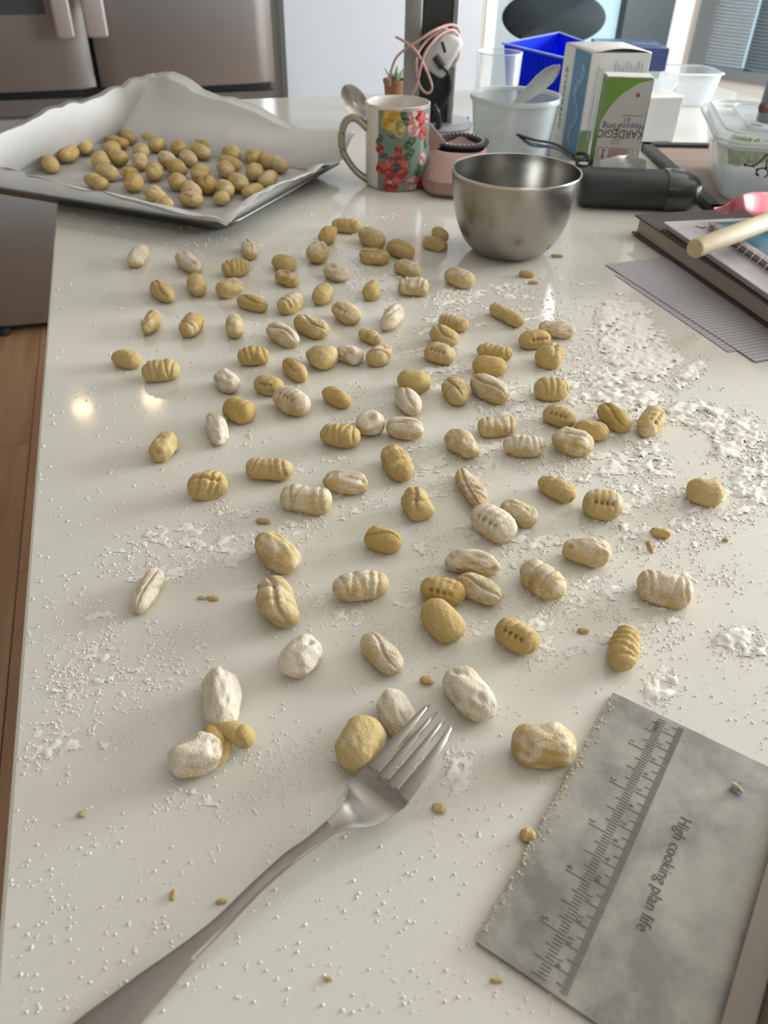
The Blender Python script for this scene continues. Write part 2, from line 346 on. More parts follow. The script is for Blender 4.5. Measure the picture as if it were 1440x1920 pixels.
# ------------------------------------------------------------------ fridge
fu0 = float(hv(-330, 80, VF)@U); fu1 = float(hv(513, 80, VF)@U); fus = float(hv(170, 80, VF)@U)
zdoor = float(hv(300, 163, VF)[2]); zdr = float(hv(20, 190, VF)[2]); zd2 = float(hv(20, 222, VF)[2])
fr = root('refrigerator', 'stainless steel french door refrigerator standing behind the island at left', 'refrigerator', uv((fu0+fu1)/2, VF+.18, ZF))
part('cabinet', prism([uv(fu0+.01, VF+.07)[:2], uv(fu1-.005, VF+.07)[:2], uv(fu1-.005, VF+.36)[:2], uv(fu0+.01, VF+.36)[:2]], ZF+.03, .86), DARKG, fr)
def curved_door(u0, u1, z0, z1, bulge=.018, th=.07):
    n = 18; vs = []; fs = []
    for z in (z0, z0+.006, z1-.006, z1):
        ins = .006 if z in (z0, z1) else 0
        for i in range(n+1):
            t = i/n; u = u0+(u1-u0)*t; e = min(t, 1-t)*(u1-u0); rnd = .02*max(0, 1-e/.02)**2
            vs.append(uv(u, VF-bulge*(1-(2*t-1)**2)+rnd+ins, z))
    k = n+1
    for r in range(3):
        for i in range(n): fs.append((r*k+i, r*k+i+1, (r+1)*k+i+1, (r+1)*k+i))
    b = len(vs); vs += [uv(u0, VF+th, z0), uv(u1, VF+th, z0), uv(u1, VF+th, z1), uv(u0, VF+th, z1)]
    fs.append(tuple([b, b+1]+list(range(n, -1, -1)))); fs.append(tuple([b+3]+list(range(3*k, 4*k))+[b+2]))
    fs.append((b, 0, k, 2*k, 3*k, b+3)); fs.append((b+1, b+2, 3*k+n, 2*k+n, k+n, n)); fs.append((b+1, b, b+3, b+2))
    return vs, fs
dl = part('door', curved_door(fu0, fus-.007, zdoor, .88), STEEL, fr, True); drr = part('door', curved_door(fus+.007, fu1, zdoor, .88), STEEL, fr, True)
part('freezer_drawer', curved_door(fu0, fu1, ZF+.04, zd2+.0), STEEL, fr, True)
part('pocket_rail', prism([uv(fu0, VF+.012)[:2], uv(fu1-.002, VF+.012)[:2], uv(fu1-.002, VF+.06)[:2], uv(fu0, VF+.06)[:2]], zd2+.002, zdr), mat('steel_band', (.20, .19, .18), .4, .7), fr)
part('kick_plate', prism([uv(fu0+.02, VF+.05)[:2], uv(fu1-.02, VF+.05)[:2], uv(fu1-.02, VF+.08)[:2], uv(fu0+.02, VF+.08)[:2]], ZF+.006, ZF+.05), DARKG, fr)
HND = mat('handle_steel', (.58, .54, .53), .35, .7, var=.02)
ft = hv(10, 632, VF)
for du in (0, .75): part('foot', lathe((ft+U*du*0+np.array([0, 0, 0]))*np.array([1, 1, 0])-U*(.15 if du else 0)+V*.02, [(.0005, ZF+.0006), (.022, ZF+.0006), (.022, ZF+.03), (.0005, ZF+.03)], 16), DARKG, fr)
for xa, xb, yb, d in ((106, 142, 70, dl), (163, 205, 68, drr)):
    a = hv(xa, yb, VF-.06); b = hv(xb, yb, VF-.06); w_ = float((b-a)@U)/2; c = (a+b)/2; cu_ = float(c@U)
    z0 = float(c[2])-.005
    g = join(box(uv(cu_, VF-.05)[:2], w_, .011, z0, .7, ax=U, bev=.009), box(uv(cu_, VF-.025)[:2], w_*.6, .024, z0+.07, z0+.1, ax=U, bev=.004))
    hn = part('handle', g, HND, None, True); hn.parent = d; hn.location = tuple(-np.array(fr.location))
a = float(hv(-60, 20, VF-.016)@U); b = float(hv(84, 20, VF-.016)@U); zz = float(hv(40, 27, VF-.016)[2])
dp = part('dispenser', join(prism([uv(a, VF-.022)[:2], uv(b, VF-.022)[:2], uv(b, VF+.0)[:2], uv(a, VF+.0)[:2]], zz, zz+.34)), mat('dispenser_black', (.03, .035, .037), .3), fr)
# ------------------------------------------------------------------ island
isl = root('kitchen_island', 'long kitchen island with glossy white quartz worktop', 'kitchen island', uv(.5, .6, ZF))
u0, u1, v0, v1 = -.102, 1.35, -.55, 1.785
part('cabinet_base', prism([uv(u0+.28, v0+.1)[:2], uv(u1-.05, v0+.1)[:2], uv(u1-.05, v1-.05)[:2], uv(u0+.28, v1-.05)[:2]], ZF, -.031), mat('island_base', (.62, .60, .57), .5), isl)
wt = part('worktop', box(uv((u0+u1)/2, (v0+v1)/2)[:2], (u1-u0)/2, (v1-v0)/2, -.03, 0, ax=U, bev=.0025), QUARTZ, isl)
# ------------------------------------------------------------------ gnocchi
def cubesphere(n):
    g = np.tan(np.linspace(-1, 1, n+1)*math.pi/4); vs = {}; V_ = []; F_ = []
    def vid(p):
        k = tuple(np.round(p, 5))
        if k not in vs: vs[k] = len(V_); V_.append(p)
        return vs[k]
    for ax in range(3):
        for s in (-1, 1):
            idx = [[None]*(n+1) for _ in range(n+1)]
            for i in range(n+1):
                for j in range(n+1):
                    p = np.zeros(3); p[ax] = s; p[(ax+1) % 3] = g[i]; p[(ax+2) % 3] = g[j]; idx[i][j] = vid(p)
            for i in range(n):
                for j in range(n):
                    q = (idx[i][j], idx[i+1][j], idx[i+1][j+1], idx[i][j+1]); F_.append(q if s > 0 else q[::-1])
    A = np.array(V_); return A/np.linalg.norm(A, axis=1)[:, None], F_
CS = {n: cubesphere(n) for n in (11, 16, 26)}
def snoise(p, freq, seed, k=7):
    r = np.random.RandomState(seed); out = 0
    for i in range(k):
        d = r.normal(size=3); d /= np.linalg.norm(d); out = out+np.sin((p@d)*freq*r.uniform(.6, 1.5)+r.uniform(0, 6.3))
    return out/k**.5/.9
def sstep(x, a, b): t = np.clip((x-a)/(b-a), 0, 1); return t*t*(3-2*t)
def gnocchi_mesh(L, W, H, kind, seed, side, n):
    P, F = CS[n]; r = np.random.RandomState(seed); p = P.copy()
    x, y, z = p[:, 0], p[:, 1]*side, p[:, 2]                 # y > 0 is the side that faces the viewer
    phi = np.arctan2(y, z); q = p.copy(); q[:, 0] = x
    e = .62 if kind == 'block' else .86
    sx = np.sign(x)*np.abs(x)**e; rr = np.sqrt(np.clip(1-np.abs(sx)**(2.9 if kind != 'block' else 5), 0, 1)); old = np.sqrt(np.clip(1-x*x, 1e-9, 1))
    k = np.where(old > 1e-4, rr/old, 1.); k = np.clip(k, 0, 2.2)
    q[:, 0] = sx; q[:, 1] = p[:, 1]*k; q[:, 2] = p[:, 2]*k
    d = .055*snoise(p, 2.4, seed)+.028*snoise(p, 6, seed+1)+.013*snoise(p, 15, seed+2)+.006*snoise(p, 34, seed+3)
    phi0 = r.uniform(.1, .5); vis = sstep(np.cos(phi-phi0*1.3), -.15, .55)
    if kind in ('ridge', 'block', 'roll'):
        ng = 5 if L > .015 else 4
        for xk in np.linspace(-.62, .62, ng)+r.uniform(-.04, .04, ng):
            d = d-(.125 if n > 20 else .19)*np.exp(-((sx+.10*(phi-phi0)*r.choice([-1, 1])-xk)/(.062 if n > 20 else .075))**2)*vis
        d = d+.03*vis
    if kind == 'smooth' and n < 20:
        for xk in np.linspace(-.5, .5, 4)+r.uniform(-.06, .06, 4): d = d-.07*np.exp(-((sx-xk)/.07)**2)*vis
    if kind == 'block': d = d+.02
    if kind == 'dents':
        for xk in np.linspace(-.42, .42, 4)+r.uniform(-.03, .03, 4):
            d = d-.36*np.exp(-((sx-xk)/.075)**2-((phi-(phi0+.55))/.17)**2)
        for xk in np.linspace(-.5, .5, 4): d = d-.05*np.exp(-((sx-xk)/.06)**2)*vis
    if kind in ('crease', 'fold', 'curl'):
        am = r.uniform(.2, .45)*r.choice([-1, 1]); c = phi0+am*np.sin(2.2*sx+r.uniform(-.6, .6))
        d = d-.26*np.exp(-((phi-c)/.12)**2)*np.clip(1.05-sx**2, 0, 1)**.5+.05*sstep(phi, c-.1, c+.5)*np.exp(-((phi-c)/.9)**2)
    if kind in ('fold', 'curl'):
        for xk in r.uniform(-.7, .7, 4): d = d-.12*np.exp(-((sx-.25*phi-xk)/.07)**2)*vis
        d = d+.06*snoise(p, 4.5, seed+5)
    if kind == 'lump':
        d = d+.07*snoise(p, 4.5, seed+5)+.03*snoise(p, 10, seed+6)
        for _ in range(5): c = r.normal(size=3); c[2] = abs(c[2]); c /= np.linalg.norm(c); c[1] = abs(c[1])*side; d = d-.15*np.exp(-((p-c)**2).sum(1)/.03)
    if kind == 'ring': d = d-.32*np.exp(-((sx)**2+((phi-.35)/1.2)**2)/.06)+.05*snoise(p, 8, seed+3)
    s = 1+d; 
    if kind in ('tri',): s = s*(1-.32*sx); d = d-.1*np.exp(-((phi-phi0)/.12)**2)
    if kind in ('roll',): s = s*(1-.10*np.cos(sx*3))
    X = q[:, 0]*(1+d*.35)*L; Y = q[:, 1]*s*W; Zz = q[:, 2]*s*H
    if kind in ('curl',): Y = Y+.30*W*np.sin(sx*2.2)
    zb = -.80*H; Zz = np.where(Zz < zb, zb+(Zz-zb)*.08, Zz)
    Zz = Zz-Zz.min()
    return np.stack([X, Y, Zz], 1), F
def fit(cx, cy, L, W, ang, z0):
    a = math.radians(ang); Rm = np.array([[math.cos(a), -math.sin(a)], [math.sin(a), math.cos(a)]])
    C = Rm@np.diag([(L/2)**2, (W/2)**2])@Rm.T; H = .008
    for _ in range(14):
        c = px(cx, cy, z0+H*.92); e = 1e-4; b = np.array(proj(c)); J = np.array([(np.array(proj(c+e*v))-b)/e for v in np.eye(3)]).T
        jz = J[:, 2]; Ji = np.linalg.inv(J[:, :2]); vert = math.sqrt(C[1, 1]); H = min(H, .80*vert/abs(jz[1]))
        Sg = Ji@(C-H*H*np.outer(jz, jz))@Ji.T; ev, vec = np.linalg.eigh((Sg+Sg.T)/2)
        Ws = math.sqrt(max(ev[0], .0052**2)); Ls = math.sqrt(max(ev[1], .006**2)); Ws = min(Ws, .0125); Ls = min(max(Ls, Ws*1.08), .024)
        H = .5*H+.5*min(.90*Ws, .0115)
    th = math.atan2(vec[1, 1], vec[0, 1])
    return c, Ls, Ws, H, th
TRAY_Z = .0105
CR = {'A': (200, 380, 3.273), 'B': (560, 380, 3.6), 'C': (860, 480, 2.483), 'D': (200, 680, 3.273), 'E': (560, 680, 3.6), 'F': (740, 860, 3.13), 'G': (220, 960, 2.667), 'H': (280, 1160, 2.769), 'X': (0, 0, 1), 'T': (0, 100, 2)}
T = '''A|193,322,150,112,-50|ridge|.55|small floury ridged gnocchi, leftmost in the row nearest the tray
A|503,365,175,105,30|lump|.5|floury pale gnocchi right of the leftmost one below the tray
A|877,280,130,95,75|crease|.5|small upright floury gnocchi alone just below the parchment corner
A|792,395,175,93,-3|ridge|.05|short yellow ridged gnocchi below the small upright floury one
A|1087,366,145,92,8|smooth|.1|smooth yellow gnocchi touching a dimpled one in front of it
A|1105,460,150,92,20|ring|.25|dimpled gnocchi in front of a smooth yellow one, upper left group
A|340,540,170,105,38|crease|.0|clean yellow gnocchi with a slit, second row at left
A|550,495,145,115,70|smooth|.25|stubby egg-shaped gnocchi right of the clean slit yellow one
A|750,520,165,105,-12|fold|.2|folded gnocchi with one raised corner, below the short ridged one
A|893,612,192,95,15|crease|.15|long low gnocchi with diagonal slit in the second row
A|1130,612,165,122,-30|ridge|.35|ridged roll seen end-on, right of the long slit gnocchi
A|1325,555,140,122,-40|smooth|.15|round gnocchi with a small flap on its left shoulder
A|275,728,160,110,-60|lump|.1|lumpy upright gnocchi at left, third row beginning
A|520,745,160,132,-40|ridge|.25|finely grooved conical gnocchi right of the lumpy upright one
A|785,750,145,112,80|smooth|.3|small smooth upright oval gnocchi in the middle of the third row
A|1078,805,215,130,28|crease|.5|long floury gnocchi leaning against a wide slit one
A|1255,755,218,132,18|crease|.3|wide pale gnocchi with a short slit on top, left centre
A|122,955,182,110,8|smooth|.05|plain smooth oval gnocchi closest to the left counter edge
A|332,1027,235,128,-3|ridge|.05|long yellow gnocchi with soft grooves above the lamp glint
A|900,937,196,112,-3|ridge|.05|knobbly yellow ridged gnocchi alone in the fourth row
A|1155,1020,175,112,45|dents|.15|narrow slanted gnocchi with tiny pits, left of the centre
A|1310,940,192,138,10|tri|.3|angular blocky gnocchi with a flat cut right end
D|735,105,165,122,40|lump|.55|gnocchi with white floury top beside the third lamp glint
D|995,132,185,122,10|dents|.1|pitted gnocchi tucked behind a larger floury pitted one
D|1133,230,230,162,25|dents|.5|large floury pitted gnocchi touching the one behind it, left centre
D|813,287,200,160,10|smooth|.0|plump round smooth yellow gnocchi beside the small glint
D|672,397,205,128,75|lump|.65|upright wedge gnocchi with powdery white lower half
D|350,508,200,150,-45|lump|.1|lumpy gnocchi with a dark pit, alone on bare counter at left
D|995,642,290,148,3|roll|.2|long peanut-shaped smooth gnocchi in the left middle
D|620,742,255,180,-8|fold|.1|big folded gnocchi with two deep grooves, left of the peanut-shaped one
D|1225,830,312,165,8|block|.45|large oblong gnocchi speckled with flour below the peanut-shaped one
B|322,147,200,88,3|ridge|.1|ridged gnocchi farthest back, at the top of the curved chain
B|195,215,132,118,-40|lump|.05|small lumpy gnocchi second in the curved chain at the top
B|130,332,145,140,80|fold|.4|squat twisted floury gnocchi at the lower end of the curved chain
B|492,232,205,132,12|ridge|.2|broad ridged gnocchi right of the farthest ridged one
B|510,355,210,92,5|fold|.2|low gnocchi with a notch, under the broad ridged one
B|688,313,196,112,18|fold|.1|bent gnocchi with a nubby right end, top middle
B|953,210,125,95,45|smooth|.15|smooth back half of the small stacked pair left of the bowl
B|922,272,165,82,12|fold|.25|small wrinkled gnocchi leaning on another, left of the bowl
B|735,437,170,108,20|smooth|.3|smooth floury gnocchi above the short square-ended ridged one
B|775,560,205,108,2|block|.45|square-ended ridged floury gnocchi, top centre
B|1085,500,205,125,14|smooth|.35|smooth barrel-shaped gnocchi alone below the steel bowl
B|250,465,172,108,10|ring|.5|floury dimpled gnocchi inside the upper left group
B|495,580,140,112,-70|tri|.1|small triangular gnocchi standing beside a flour streak
B|322,737,192,142,25|dents|.35|fat gnocchi with fork marks and a floury rim, upper centre
B|630,770,218,125,-38|curl|.5|curled shrimp-like floury gnocchi with a pointed tail
B|485,902,162,98,25|ridge|.2|fine-ridged gnocchi half hidden behind a round one, centre
B|345,1020,190,122,15|lump|.6|white floury gnocchi between the blocky and the round one
B|545,1022,170,145,-20|fold|.3|round gnocchi with a wrinkled top right corner, centre row
B|1050,805,205,108,12|roll|.2|hind gnocchi of the column of three at the centre right
B|985,895,195,142,20|crease|.1|middle gnocchi of the column of three, with a raised seam
B|952,1015,212,138,12|dents|.25|front gnocchi of the column of three, with three fork holes
C|225,272,172,76,28|roll|.2|slanted bone-shaped gnocchi right of centre at the back
C|460,338,165,78,5|lump|.5|floury cylinder gnocchi behind a deeply dented one, upper right
C|355,385,152,84,-5|dents|.05|deeply dented gnocchi in front of a floury cylinder one
C|425,462,128,108,-5|fold|.15|rounded grooved gnocchi below the deeply dented one, upper right
C|168,442,165,72,8|ridge|.2|grooved gnocchi lying behind a smooth sausage-shaped one
C|145,507,160,86,5|smooth|.05|smooth sausage-shaped gnocchi in front of a grooved one
C|143,612,188,112,28|crease|.45|floury gnocchi with a long diagonal crease, right centre
C|432,615,166,106,0|ridge|.0|clean yellow barrel gnocchi ridged along its top, right side
C|470,745,162,94,15|dents|.05|yellow gnocchi with fork scratches left of the smooth tilted one
C|725,750,175,104,38|crease|.05|tilted smooth gnocchi with a curved seam beside the white flour patch
C|895,767,155,112,-50|dents|.3|upright gnocchi with four dents, rightmost beside the white flour patch
C|617,808,165,92,10|smooth|.1|gnocchi partly hidden behind a floury pointed one, right side
C|530,863,195,128,12|lump|.45|floury pointed gnocchi in front of a half hidden one, right side
C|175,788,172,100,-5|block|.4|short square ridged gnocchi with a floury top edge, right centre
C|305,880,195,108,3|ridge|.55|floury gnocchi right under the short square ridged one
E|255,228,200,132,25|smooth|.05|smooth pale yellow bean-shaped gnocchi left of the centre
E|778,122,225,145,10|smooth|.0|very smooth clean yellow gnocchi behind a floury-topped one
E|742,255,205,150,50|crease|.55|floury-topped gnocchi leaning towards the very smooth one
E|1062,182,205,158,50|fold|.25|twisted grooved gnocchi left of the one with the long crease
E|485,405,195,165,0|ring|.55|round floury doughnut-like gnocchi with a centre dimple
E|718,437,258,150,5|crease|.55|floury oval gnocchi touching the doughnut-like one
E|280,487,276,168,8|ridge|.05|plump grooved yellow gnocchi in front of the doughnut-like one
E|1098,540,255,165,35|lump|.4|tilted gnocchi with a floury top, centre right
E|663,672,258,178,52|ridge|.2|tilted segmented gnocchi like a small shell, centre
E|318,808,308,158,6|lump|.4|long rough gnocchi behind the flour-speckled oblong one
E|800,950,220,195,48|fold|.1|pointed gnocchi with comb-like fork scratches, centre
E|1165,850,305,140,68|curl|.35|long twisted gnocchi split open along its side
F|577,372,285,188,28|dents|.6|big floury-backed gnocchi with pits, touching the twisted split one
F|732,318,228,132,25|lump|.35|smaller gnocchi tucked behind the big floury-backed one
F|953,172,238,132,28|ridge|.1|slanted gnocchi with a torn right end, left of the three-holed one
F|1222,262,246,178,8|dents|.3|rounded gnocchi with three holes and a dusted top, right of centre
F|1128,543,288,162,10|lump|.35|bumpy gnocchi with a bulge on its right, lower right
F|460,610,328,152,10|lump|.5|long floury gnocchi at the back of the huddle of four
F|283,768,268,160,12|dents|.05|gnocchi with three holes at the left of the huddle of four
F|493,762,288,152,25|crease|.45|gnocchi with a crumbly floury back at the right of the huddle
F|277,942,280,205,48|smooth|.0|smooth clean egg-shaped gnocchi at the front of the huddle of four
F|868,705,290,190,35|ridge|.4|floury grooved gnocchi right of the huddle of four
F|718,1035,278,195,30|dents|.1|yellow gnocchi with four holes along its lower side, near the huddle
F|1345,1105,270,185,-80|ridge|.0|shell-shaped gnocchi with broad waves, above the scraper corner
G|150,385,250,112,-62|fold|.6|pleated floury gnocchi lying farthest left in the front area
G|795,195,255,170,38|lump|.35|rough tilted gnocchi flecked with egg yellow, left centre
G|803,443,262,190,62|fold|.3|wrinkled brain-like gnocchi with deep creases, front left
G|1330,138,192,130,12|crease|.0|small clean yellow oval gnocchi, front centre
G|1215,365,282,158,-8|ridge|.45|fat gnocchi with a crumbly floured saddle, front centre
H|785,195,250,178,-40|lump|.8|round gnocchi thickly caked with white flour, front centre
H|1205,170,262,150,45|crease|.45|long slim gnocchi with one floured edge, above the fork
H|375,415,325,200,88|lump|.6|tall floury egg-shaped gnocchi behind the torn sticky one
H|235,700,300,205,-25|lump|.65|white torn gnocchi stuck to scraps of dough, front left
H|1100,642,305,238,-65|smooth|.15|largest smooth gnocchi, beside the fork's left tine
H|1285,490,270,165,62|lump|.6|floury gnocchi partly under the fork's tines
X|879,1298,120,76,52|lump|.6|long floury gnocchi just beyond the fork's tips
X|1020,1395,122,84,4|lump|.35|pebbly cracked gnocchi touching the scraper's edge
X|1323,920,72,50,8|smooth|.05|smooth brownish gnocchi alone at the far right
X|1246,1102,108,58,12|block|.45|floury gnocchi with fine grooves, lone at the lower right'''
TT = '''185,412,70,52,50|smooth|leftmost small oval gnocchi on the parchment
255,374,92,54,-10|dents|dented gnocchi next to the leftmost one on the parchment
318,347,98,50,0|ridge|ridged gnocchi third from the left point of the parchment
352,305,80,50,15|ridge|ridged gnocchi nearest the blue-lit left flap of parchment
473,272,85,48,-5|ridge|plump ridged gnocchi farthest back left on the tray
478,310,70,40,15|smooth|small smooth gnocchi just in front of the farthest back left one
440,330,95,40,5|roll|slim long gnocchi behind two stacked ones, tray left
420,353,78,38,0|smooth|short gnocchi wedged behind the square ridged one
375,398,98,50,0|block|square ridged gnocchi in the left middle of the tray
442,385,88,50,10|smooth|smooth gnocchi right of the square ridged one on the tray
400,442,112,58,5|smooth|longest smooth floury gnocchi on the left half of the tray
362,479,88,46,12|roll|front left gnocchi near the folded parchment edge
503,480,90,56,0|ridge|broad ridged gnocchi in the front row left of centre
525,402,78,48,0|smooth|front gnocchi of the pair left of the tray centre
527,362,68,40,0|smooth|back gnocchi of the pair left of the tray centre
558,307,72,42,0|lump|lumpy gnocchi behind the large round-backed one
588,336,88,60,0|ridge|large round-backed gnocchi, back centre of the tray
628,395,84,52,15|smooth|floury gnocchi in the centre of the tray
577,440,82,56,0|smooth|smooth clean round gnocchi in the tray centre front
662,427,84,52,25|smooth|tilted gnocchi resting against the centre ones
673,315,98,44,5|ridge|long ridged gnocchi against the rear parchment fold
672,353,88,40,0|ridge|floury ridged gnocchi under the long rear one
706,390,78,48,10|smooth|bright yellow gnocchi right of the tray centre
753,367,86,42,8|smooth|slim gnocchi behind the bright yellow one
763,338,84,42,10|roll|gnocchi leaning on the rear parchment wall, right of centre
752,446,92,56,-5|ridge|grooved gnocchi in the middle of the tray's right half
666,478,88,48,0|ridge|ridged gnocchi in the front row, centre
716,510,96,58,8|ridge|large grooved floury gnocchi in the front row, centre
778,489,76,50,10|fold|folded gnocchi right of the large grooved floury one
716,543,80,38,8|dents|pitted gnocchi closest to the front parchment curl
577,525,86,56,15|lump|floury egg-shaped gnocchi at the front parchment edge
615,560,60,38,10|smooth|small gnocchi half tucked under the parchment curl
845,433,90,56,5|ridge|round floury grooved gnocchi, right part of the tray
860,410,96,44,10|smooth|smooth gnocchi just behind the round floury grooved one
868,373,98,44,0|ridge|long ridged gnocchi below the small rear right one
880,347,72,30,0|ridge|small ridged gnocchi at the rear right of the tray
842,505,70,50,20|smooth|stout gnocchi behind the nearest small round one
830,540,56,36,0|smooth|small round gnocchi nearest the parchment's front point
895,481,88,56,8|ridge|rounded ridged gnocchi in the right front
955,440,86,52,0|smooth|smooth yellow gnocchi in the right part, third from the right end
950,385,80,46,0|ridge|ridged gnocchi touching the dark right pair
1005,400,80,48,15|smooth|gnocchi behind the rightmost one on the tray
1045,412,92,52,8|smooth|rightmost smooth gnocchi on the parchment
1003,470,80,50,-8|smooth|plump gnocchi resting near the right rim of the tray
948,512,72,36,-15|smooth|gnocchi lying lowest along the right front edge of the tray
485,448,58,30,5|lump|small flat floury scrap between two tray gnocchi
540,256,62,26,12|lump|tiny yellow gnocchi on the rear parchment crease, left
650,290,60,28,15|lump|tiny yellow gnocchi on the rear parchment crease, middle
742,303,58,26,10|lump|tiny yellow gnocchi on the rear parchment crease, right'''
def gnocco(crop, e, kind, flour, label, z0, grp, seed):
    ox, oy, s = CR[crop]; cx, cy, L, W, a = e; cx = ox+cx/s; cy = oy+cy/s; L /= s; W /= s
    if crop == 'T': L *= 1.1; W *= 1.15
    c, Ls, Ws, H, th = fit(cx, cy, L, W, a, z0)
    side = 1 if (math.cos(th)*(-c[1])+(-math.sin(th))*(-c[0])) > 0 else -1
    vs, fs = gnocchi_mesh(Ls, Ws, H, kind, seed, side, 26 if L > 62 else 16)
    o = link('gnocchi', vs, fs, DOUGH, None, True); o.location = (c[0], c[1], z0); o.rotation_euler.z = th
    o['flour'] = float(flour); tag(o, label, 'gnocchi', grp); return o
GN = []
for i, ln in enumerate(T.split('\n')):
    cr, e, kd, f_, lab = ln.split('|')
    GN.append(gnocco(cr, [float(q) for q in e.split(',')], kd, float(f_), lab, 0.0, 'gnocchi scattered on the worktop', 100+i*7))
for i, ln in enumerate(TT.split('\n')):
    e, kd, lab = ln.split('|')
    GN.append(gnocco('T', [float(q) for q in e.split(',')], kd, .12+.3*random.random()**2, lab, TRAY_Z+(.004 if i > 45 else 0), 'gnocchi on the lined baking tray', 2000+i*7))
# ------------------------------------------------------------------ tray and parchment
Nc = px(428, 424, .02); Tb = np.array([.37, .929, 0]); Tb /= np.linalg.norm(Tb); Ta = np.array([-Tb[1], Tb[0], 0])
TA, TB = .44, .335
def tq(s, t, z=0): return np.array([Nc[0], Nc[1], 0])+s*Ta+t*Tb+z*Zu
tr_ = root('baking_tray', 'dark metal baking tray overhanging the left counter edge under parchment', 'tray', tq(TA/2, TB/2))
def trayring(ins, z, k=5, rad=.03):
    out = []
    for sx, sy, a0 in ((1, 1, 0), (-1, 1, 90), (-1, -1, 180), (1, -1, 270)):
        for j in range(k+1):
            t = math.radians(a0+90*j/k); r = rad-ins*.3; hx = TA/2-ins-r; hy = TB/2-ins-r
            out.append(tq(TA/2+sx*hx+r*math.cos(t), TB/2+sy*hy+r*math.sin(t), z))
    return out
rings = [trayring(.03, .0006), trayring(.024, .004), trayring(.006, .017), trayring(0, .019), trayring(.0005, .0205), trayring(.007, .0195), trayring(.026, .0065), trayring(.032, .003)]
n = len(rings[0]); vs = [p for r in rings for p in r]; fs = [tuple(reversed(range(n)))]
for i in range(len(rings)-1):
    for j in range(n): fs.append((i*n+j, i*n+(j+1) % n, (i+1)*n+(j+1) % n, (i+1)*n+j))
fs.append(tuple((len(rings)-1)*n+j for j in range(n)))
part('pan', (vs, fs), mat('tray_metal', (.12, .12, .115), .38, .7, var=.1), tr_, True)
def edge(pts, plane_pt, nrm, n):
    W3 = [hit(x, y, plane_pt, nrm) for x, y in pts]; W3 = smoothpath(W3, 6); d = [0]
    for a, b in zip(W3, W3[1:]): d.append(d[-1]+np.linalg.norm(b-a))
    d = np.array(d)/d[-1]; A = np.array(W3); tt = np.linspace(0, 1, n)
    return np.stack([np.interp(tt, d, A[:, k]) for k in range(3)], 1)
NP = 61
front = edge([(425, 427), (375, 416), (345, 408), (318, 401), (280, 390), (230, 374), (165, 358), (105, 347), (50, 330), (-40, 300)], tq(0, -.012), Tb, NP)
left_ = edge([(-40, 300), (-45, 285), (0, 249), (60, 217), (118, 194), (150, 190), (190, 174), (216, 167), (240, 155), (288, 133)], tq(TA+.045, 0), Ta, NP)
right = edge([(425, 427), (440, 414), (470, 387), (525, 348), (600, 318), (640, 300), (668, 248)], tq(-.02, 0), Ta, NP)
back = edge([(668, 248), (640, 242), (600, 244), (560, 241), (500, 208), (450, 187), (405, 180), (370, 162), (332, 136), (288, 133)], tq(0, TB+.03), Tb, NP)
back = np.array(back); left_ = np.array(left_)
left_[-1] = back[-1] = (left_[-1]+back[-1])/2; right[-1] = back[0] = (right[-1]+back[0])/2; right[0] = front[0]; front[-1] = left_[0]
# param: s from N towards W (0..1), t from N towards R (0..1)
cr0 = .045; PV = []; 
def coons(s, t):
    i = s*(NP-1); j = t*(NP-1); i0 = int(i); i1 = min(i0+1, NP-1); fi = i-i0; j0 = int(j); j1 = min(j0+1, NP-1); fj = j-j0
    f = front[i0]*(1-fi)+front[i1]*fi; b = back[i0]*(1-fi)+back[i1]*fi; l = left_[j0]*(1-fj)+left_[j1]*fj; r = right[j0]*(1-fj)+right[j1]*fj
    return (1-t)*f+t*b+(1-s)*r+s*l-((1-s)*(1-t)*front[0]+s*(1-t)*front[-1]+(1-s)*t*back[0]+s*t*back[-1])
for a in range(NP):
    for b in range(NP):
        s = a/(NP-1); t = b/(NP-1); C0 = coons(s, t)
        s_, t_ = -.03+s*(TA+.075), -.012+t*(TB+.042)
        base = tq(min(max(s_, .028), TA-.03), min(max(t_, .028), TB-.035), .0075)
        e = min(s/.10, (1-s)/.17, t/.12, (1-t)/.16, 1.); e = max(e, 0)
        bl = sstep(e, 0, 1.) if e < 1 else 1.
        bl = float(.5*e+.5*bl)
        p = base*bl+C0*(1-bl)
        if e >= 1: p = np.array([*tq(s_, t_)[:2], .0075])
        q = np.array([[s*6, t*6, 0.]])
        wv = float(snoise(q, 3.0, 31)[0])*.005+float(snoise(q, 9.0, 33)[0])*.0028
        ridge_ = abs(float(snoise(q, 5.0, 35)[0]))*.009
        k = (1-bl)*min(1, 4*min(s, 1-s, t, 1-t)+.25)
        p = p+Zu*(wv+ridge_)*k+Zu*float(snoise(q, 4, 39)[0])*.0005*bl
        rimd = min(s_, TA-s_, t_, TB-t_)
        if 0 <= rimd < .03: p[2] = max(p[2], .0225-rimd*.5)
        PV.append(p)
PF = [(a*NP+b, a*NP+b+1, (a+1)*NP+b+1, (a+1)*NP+b) for a in range(NP-1) for b in range(NP-1)]
PAPER, t, b_ = base_mat('parchment'); b_.inputs['Base Color'].default_value = (.88, .87, .86, 1); b_.inputs['Roughness'].default_value = .38
tl = t.nodes.new('ShaderNodeBsdfTranslucent'); tl.inputs[0].default_value = (.92, .92, .91, 1); mxs = t.nodes.new('ShaderNodeMixShader'); mxs.inputs[0].default_value = .5
t.links.new(b_.outputs[0], mxs.inputs[1]); t.links.new(tl.outputs[0], mxs.inputs[2]); t.links.new(mxs.outputs[0], t.nodes['Material Output'].inputs['Surface'])
